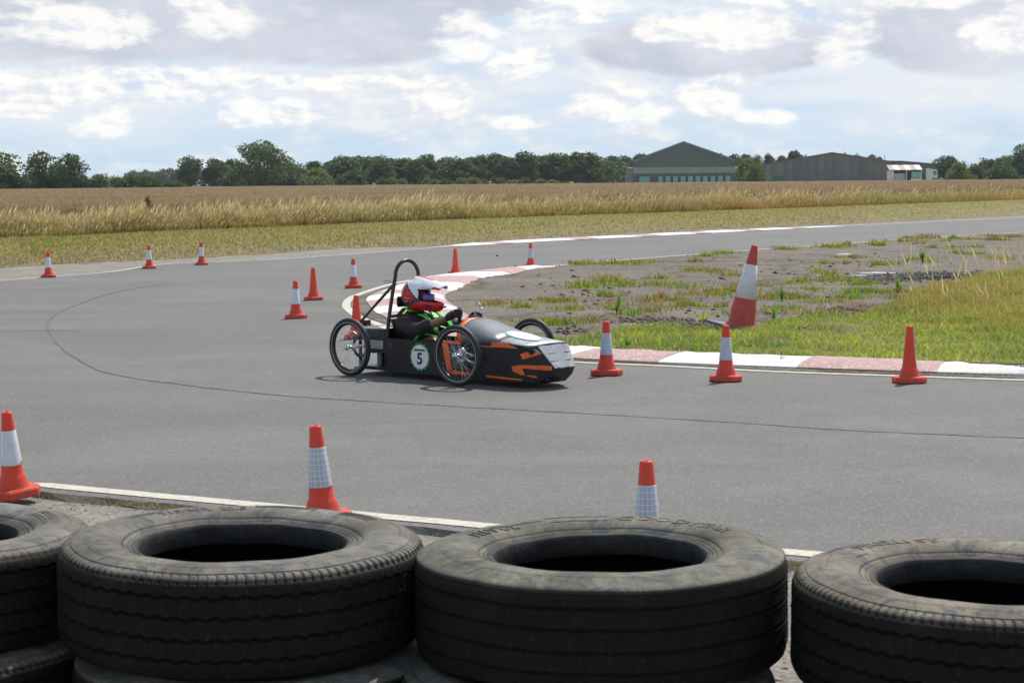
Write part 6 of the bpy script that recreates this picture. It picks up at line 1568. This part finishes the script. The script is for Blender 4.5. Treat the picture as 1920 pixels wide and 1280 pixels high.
# green harness
def strap(name, pts, w_, parent, m=M_GRN, up=Vector((0, 0, 1))):
    P_ = [Vector(p) for p in pts]; V, F_ = [], []
    for i, p in enumerate(P_):
        t = (P_[min(i + 1, len(P_) - 1)] - P_[max(i - 1, 0)]).normalized(); s_ = t.cross(up).normalized() if abs(t.dot(up)) < 0.95 else Vector((0, 1, 0))
        V += [p - s_ * w_ / 2, p + s_ * w_ / 2]
        if i: k = 2 * i; F_.append((k - 2, k - 1, k + 1, k))
    o = mesh_obj(name, V, F_, m, parent); o.modifiers.new('s', 'SOLIDIFY').thickness = 0.004; return o
hn = strap('harness_strap', catmull([(0.225, -0.09, 0.51), (0.29, -0.09, 0.562), (0.34, -0.10, 0.578), (0.40, -0.105, 0.55)], 4), 0.062, car)
strap('harness_strap', catmull([(0.245, 0.09, 0.52), (0.29, 0.09, 0.56), (0.34, 0.10, 0.575), (0.42, 0.10, 0.55), (0.50, 0.09, 0.49)], 4), 0.062, car)
strap('harness_strap', catmull([(0.46, -0.06, 0.525), (0.53, -0.06, 0.505), (0.58, -0.05, 0.46), (0.62, -0.04, 0.40)], 4), 0.058, car)
strap('harness_strap', catmull([(0.46, 0.07, 0.55), (0.54, 0.08, 0.53), (0.62, 0.10, 0.49), (0.66, 0.11, 0.43)], 4), 0.058, car)
strap('harness_strap', catmull([(0.57, -0.235, 0.325), (0.60, -0.22, 0.365), (0.64, -0.18, 0.375), (0.70, -0.10, 0.35)], 4), 0.062, car)
strap('harness_strap', catmull([(0.74, -0.10, 0.44), (0.78, -0.08, 0.425), (0.80, -0.06, 0.40)], 4), 0.04, car)
# helmet
HC = V3(0.392, 0.0, 0.680); hel = empty('helmet'); hel.parent = drv; hel.location = HC; hel.rotation_euler = (0, R(3), R(17)); hel.scale = (0.99,) * 3
M_HRED = grained('helmet_red', (0.58, 0.012, 0.02), 0.22, 0.1, 10); M_HWH = grained('helmet_white', (0.72, 0.73, 0.78), 0.22, 0.04, 8); M_HDK = mat('helmet_black', color=(0.02, 0.02, 0.022), rough=0.35)
A_, B_, C_ = 0.156, 0.128, 0.150
def shell_pt(az, el, k=1.0):
    x, y, z = cos(el) * cos(az), cos(el) * sin(az), sin(el)
    back = 1.06 if x < 0 else 1.0
    p = V3(A_ * x * back, B_ * y, C_ * z); 
    if z < 0: p.x *= 1 - 0.10 * z * z; p.z *= 0.98
    return p * k
na, ne = 96, 56; V, F_, I_ = [], [], []
for j in range(ne + 1):
    el = lerp(R(-58), R(90), j / ne)
    for i in range(na): V.append(shell_pt(2 * pi * i / na, el))
for j in range(ne):
    el = lerp(-58, 90, (j + .5) / ne)
    for i in range(na):
        az = (360 * (i + .5) / na + 180) % 360 - 180
        if abs(az) < 66 + (el + 40) * 0.12 and -75 < el < 24: continue
        f = (j * na + i, j * na + (i + 1) % na, (j + 1) * na + (i + 1) % na, (j + 1) * na + i); F_.append(f)
        c = (V[f[0]] + V[f[2]]) / 2; xl_ = -0.105 + (0.11 - c.z) * 1.05
        k = 1 if c.x > xl_ and c.z > -0.045 else 0
        if abs(c.x - xl_) < 0.011 and c.z > -0.06: k = 2
        if c.z > 0.118 and abs(c.y) < 0.05: k = 0
        if c.x < -0.125 and -0.06 < c.z < 0.0: k = 1
        I_.append(k)
sh_ = mesh_obj('shell', V, F_, [M_HRED, M_HWH, M_HDK], hel, True, I_); so_ = sh_.modifiers.new('s', 'SOLIDIFY'); so_.thickness = 0.012; so_.offset = -1
# chin bar
V, F_, nA, nS = [], [], 29, 8
for i in range(nA):
    a = lerp(R(-108), R(108), i / (nA - 1)); q = cos(a / 1.2) ** 2 if abs(a) < R(108) else 0
    fx = lerp(0.115, 0.235, max(0, cos(a)) ** 1.6); r_ = Vector((cos(a) * fx, sin(a) * lerp(0.126, 0.105, max(0, cos(a)) ** 2), 0))
    z1 = lerp(-0.030, -0.050, max(0, cos(a)) ** 1.5) - 0.0; z0 = lerp(-0.112, -0.128, max(0, cos(a)))
    rad = r_.normalized()
    for k in range(nS):
        t = k / (nS - 1); bul = 0.012 * sin(pi * t); V.append(r_ * (lerp(0.86, 1.0, t ** 0.6)) + rad * bul + Vector((0, 0, lerp(z0, z1, t))))
for i in range(nA - 1):
    for k in range(nS - 1): b = i * nS + k; F_.append((b, b + nS, b + nS + 1, b + 1))
cb = mesh_obj('chin_bar', V, F_, M_HRED, hel, True); so_ = cb.modifiers.new('s', 'SOLIDIFY'); so_.thickness = 0.014; so_.offset = -1
for sy in (-1, 1):
    for (x0, z0, x1, z1) in ((0.105, -0.068, 0.15, -0.078), (0.14, -0.095, 0.175, -0.095)):
        tube_obj('vent_slot', [V3(x0, sy * 0.112, z0), V3((x0 + x1) / 2, sy * 0.102, (z0 + z1) / 2 - 0.002), V3(x1, sy * 0.082, z1)], 0.0055, M_HDK, hel, 6)
tube_obj('mouth_vent', [V3(0.242, -0.035, -0.085), V3(0.25, 0, -0.083), V3(0.242, 0.035, -0.085)], 0.009, M_HDK, hel, 6)
# peak
V, F_, I_ = [], [], []
nu_, nv_ = 13, 12
for i in range(nu_):
    t = i / (nu_ - 1)
    for j in range(nv_):
        s_ = j / (nv_ - 1) * 2 - 1; w_ = lerp(0.105, 0.078, t); x = lerp(-0.03, 0.255, t) - 0.03 * s_ * s_ * t; z = lerp(0.156, 0.088, t ** 1.5) - lerp(0.10, 0.028, t) * abs(s_) ** 2.4 + 0.006 * (abs(s_) < 0.3)
        V.append(V3(x, s_ * w_, z))
for i in range(nu_ - 1):
    for j in range(nv_ - 1): b = i * nv_ + j; F_.append((b, b + nv_, b + nv_ + 1, b + 1)); I_.append(0 if (4 <= j <= 6 and i < 7) or (8 < i < 12 and j in (0, nv_ - 2)) else 1)
pk = mesh_obj('peak', V, F_, [M_HRED, M_HWH], hel, True, I_); so_ = pk.modifiers.new('s', 'SOLIDIFY'); so_.thickness = 0.006; so_.offset = 1
# liner, goggles
bm = bmesh.new(); bmesh.ops.create_uvsphere(bm, u_segments=24, v_segments=16, radius=1); bmesh.ops.scale(bm, vec=(0.112, 0.106, 0.122), verts=bm.verts); bmesh.ops.delete(bm, geom=[v for v in bm.verts if v.co.x > 0.03 and -0.09 < v.co.z < 0.07], context='VERTS'); bm_obj('liner', bm, M_HDK, hel, True)
V, F_ = [], []
for i in range(15):
    a = lerp(R(-72), R(72), i / 14)
    for k, (zz, kk) in enumerate([(0.034, 1.0), (0.030, 1.04), (-0.034, 1.04), (-0.038, 1.0)]): V.append(V3(0.122 * kk * cos(a) + 0.004, 0.088 * kk * sin(a), zz - 0.012 - 0.012 * abs(sin(a)) * (1 if k < 2 else -1)))
for i in range(14):
    for k in range(3): b = i * 4 + k; F_.append((b, b + 1, b + 5, b + 4))
gg = mesh_obj('goggles', V, F_, M_HDK, hel, True); gg.modifiers.new('s', 'SOLIDIFY').thickness = 0.02
V, F_ = [], []
for i in range(13):
    a = lerp(R(-60), R(60), i / 12)
    for k in range(5): t = k / 4; V.append(V3(0.134 * cos(a) + 0.005, 0.095 * sin(a), lerp(-0.036, 0.012, t)))
for i in range(12):
    for k in range(4): b = i * 5 + k; F_.append((b, b + 5, b + 6, b + 1))
def f_lens(nt, b):
    o = nt.gen('Object'); z = nt.sep(o)[2]; nt.put(b.inputs['Base Color'], nt.mix(nt.mr(z, -0.03, 0.0), (0.05, 0.25, 0.12), (0.30, 0.08, 0.75))); b.inputs['Metallic'].default_value = 0.6; b.inputs['Roughness'].default_value = 0.2
mesh_obj('lens', V, F_, mat('mirror_lens', f_lens), gg, True).modifiers.new('s', 'SOLIDIFY').thickness = 0.003
for sy in (-1, 1):
    pts = [V3(0.06, sy * 0.113, -0.022), V3(0.02, sy * 0.128, -0.045), V3(-0.03, sy * 0.127, -0.07), V3(-0.08, sy * 0.107, -0.088)]
    strap('goggle_strap', catmull(pts, 4), 0.034, hel, M_HDK, Vector((0, 1, 0)))
# white star outline on the side of the shell (as printed on it)
st_ = [(-0.052, -0.018), (-0.040, -0.002), (-0.034, 0.014), (-0.020, -0.001), (0.018, 0.003), (-0.012, -0.016), (-0.014, -0.034), (-0.034, -0.028), (-0.062, -0.040), (-0.060, -0.028)]
for sy in (-1, 1):
    P_ = []
    for x, z in st_:
        x -= 0.045; z -= 0.022
        y = B_ * sqrt(max(0, 1 - (x / (A_ * 1.06)) ** 2 - (z / C_) ** 2)) + 0.0025; P_.append(V3(x, sy * y, z))
    tube_obj('star_mark', P_, 0.0022, M_HWH, hel, 4, True)

# ------------------------------------------------------------------ say which one is which in the rows
ORD = ['first', 'second', 'third', 'fourth', 'fifth', 'sixth', 'seventh', 'eighth', 'ninth', 'tenth', 'eleventh', 'twelfth', 'thirteenth', 'fourteenth', 'fifteenth', 'sixteenth', 'seventeenth', 'eighteenth', 'nineteenth', 'twentieth', 'twenty first', 'twenty second', 'twenty third', 'twenty fourth', 'twenty fifth', 'twenty sixth', 'twenty seventh']
for grp, txt in {'trees of the long dark belt': '%s tree from the left in the long dark belt before the green hangar', 'small bushes in front of the tree belt': '%s small pale bush from the left at the foot of the tree belt',
                 'bushes of the left hedge': '%s bush from the left in the hedge under the airy pair of trees', 'trees behind the gap between hangar and barn': '%s dark tree from the left behind the gap between green hangar and grey barn',
                 'trees behind the grey barn': '%s dark tree top from the left showing above the grey barn roof', 'bushes of the short low hedge': '%s low bush from the left in the short hedge beside the pale stubble'}.items():
    L_ = sorted([o for o in COL.objects if o.parent is None and o.get('group') == grp], key=lambda o: o.location.x / o.location.y)
    for i_, o in enumerate(L_): o['label'] = txt % ORD[i_]

# ------------------------------------------------------------------ summer air
hz = box_obj('haze', (0, 1480, 6.9), (5200, 3200, 16.0), None); hz.data.materials.clear()
mh = bpy.data.materials.new('haze_air'); mh.use_nodes = True; mh.node_tree.nodes.clear()
_o = mh.node_tree.nodes.new('ShaderNodeOutputMaterial'); _v = mh.node_tree.nodes.new('ShaderNodeVolumePrincipled'); mh.node_tree.links.new(_v.outputs[0], _o.inputs['Volume'])
_v.inputs['Color'].default_value = (0.80, 0.88, 1.0, 1); _v.inputs['Density'].default_value = 0.00012
hz.data.materials.append(mh); tag(hz, kind='stuff'); tag(hz, 'thin pale summer haze over the airfield', 'haze')
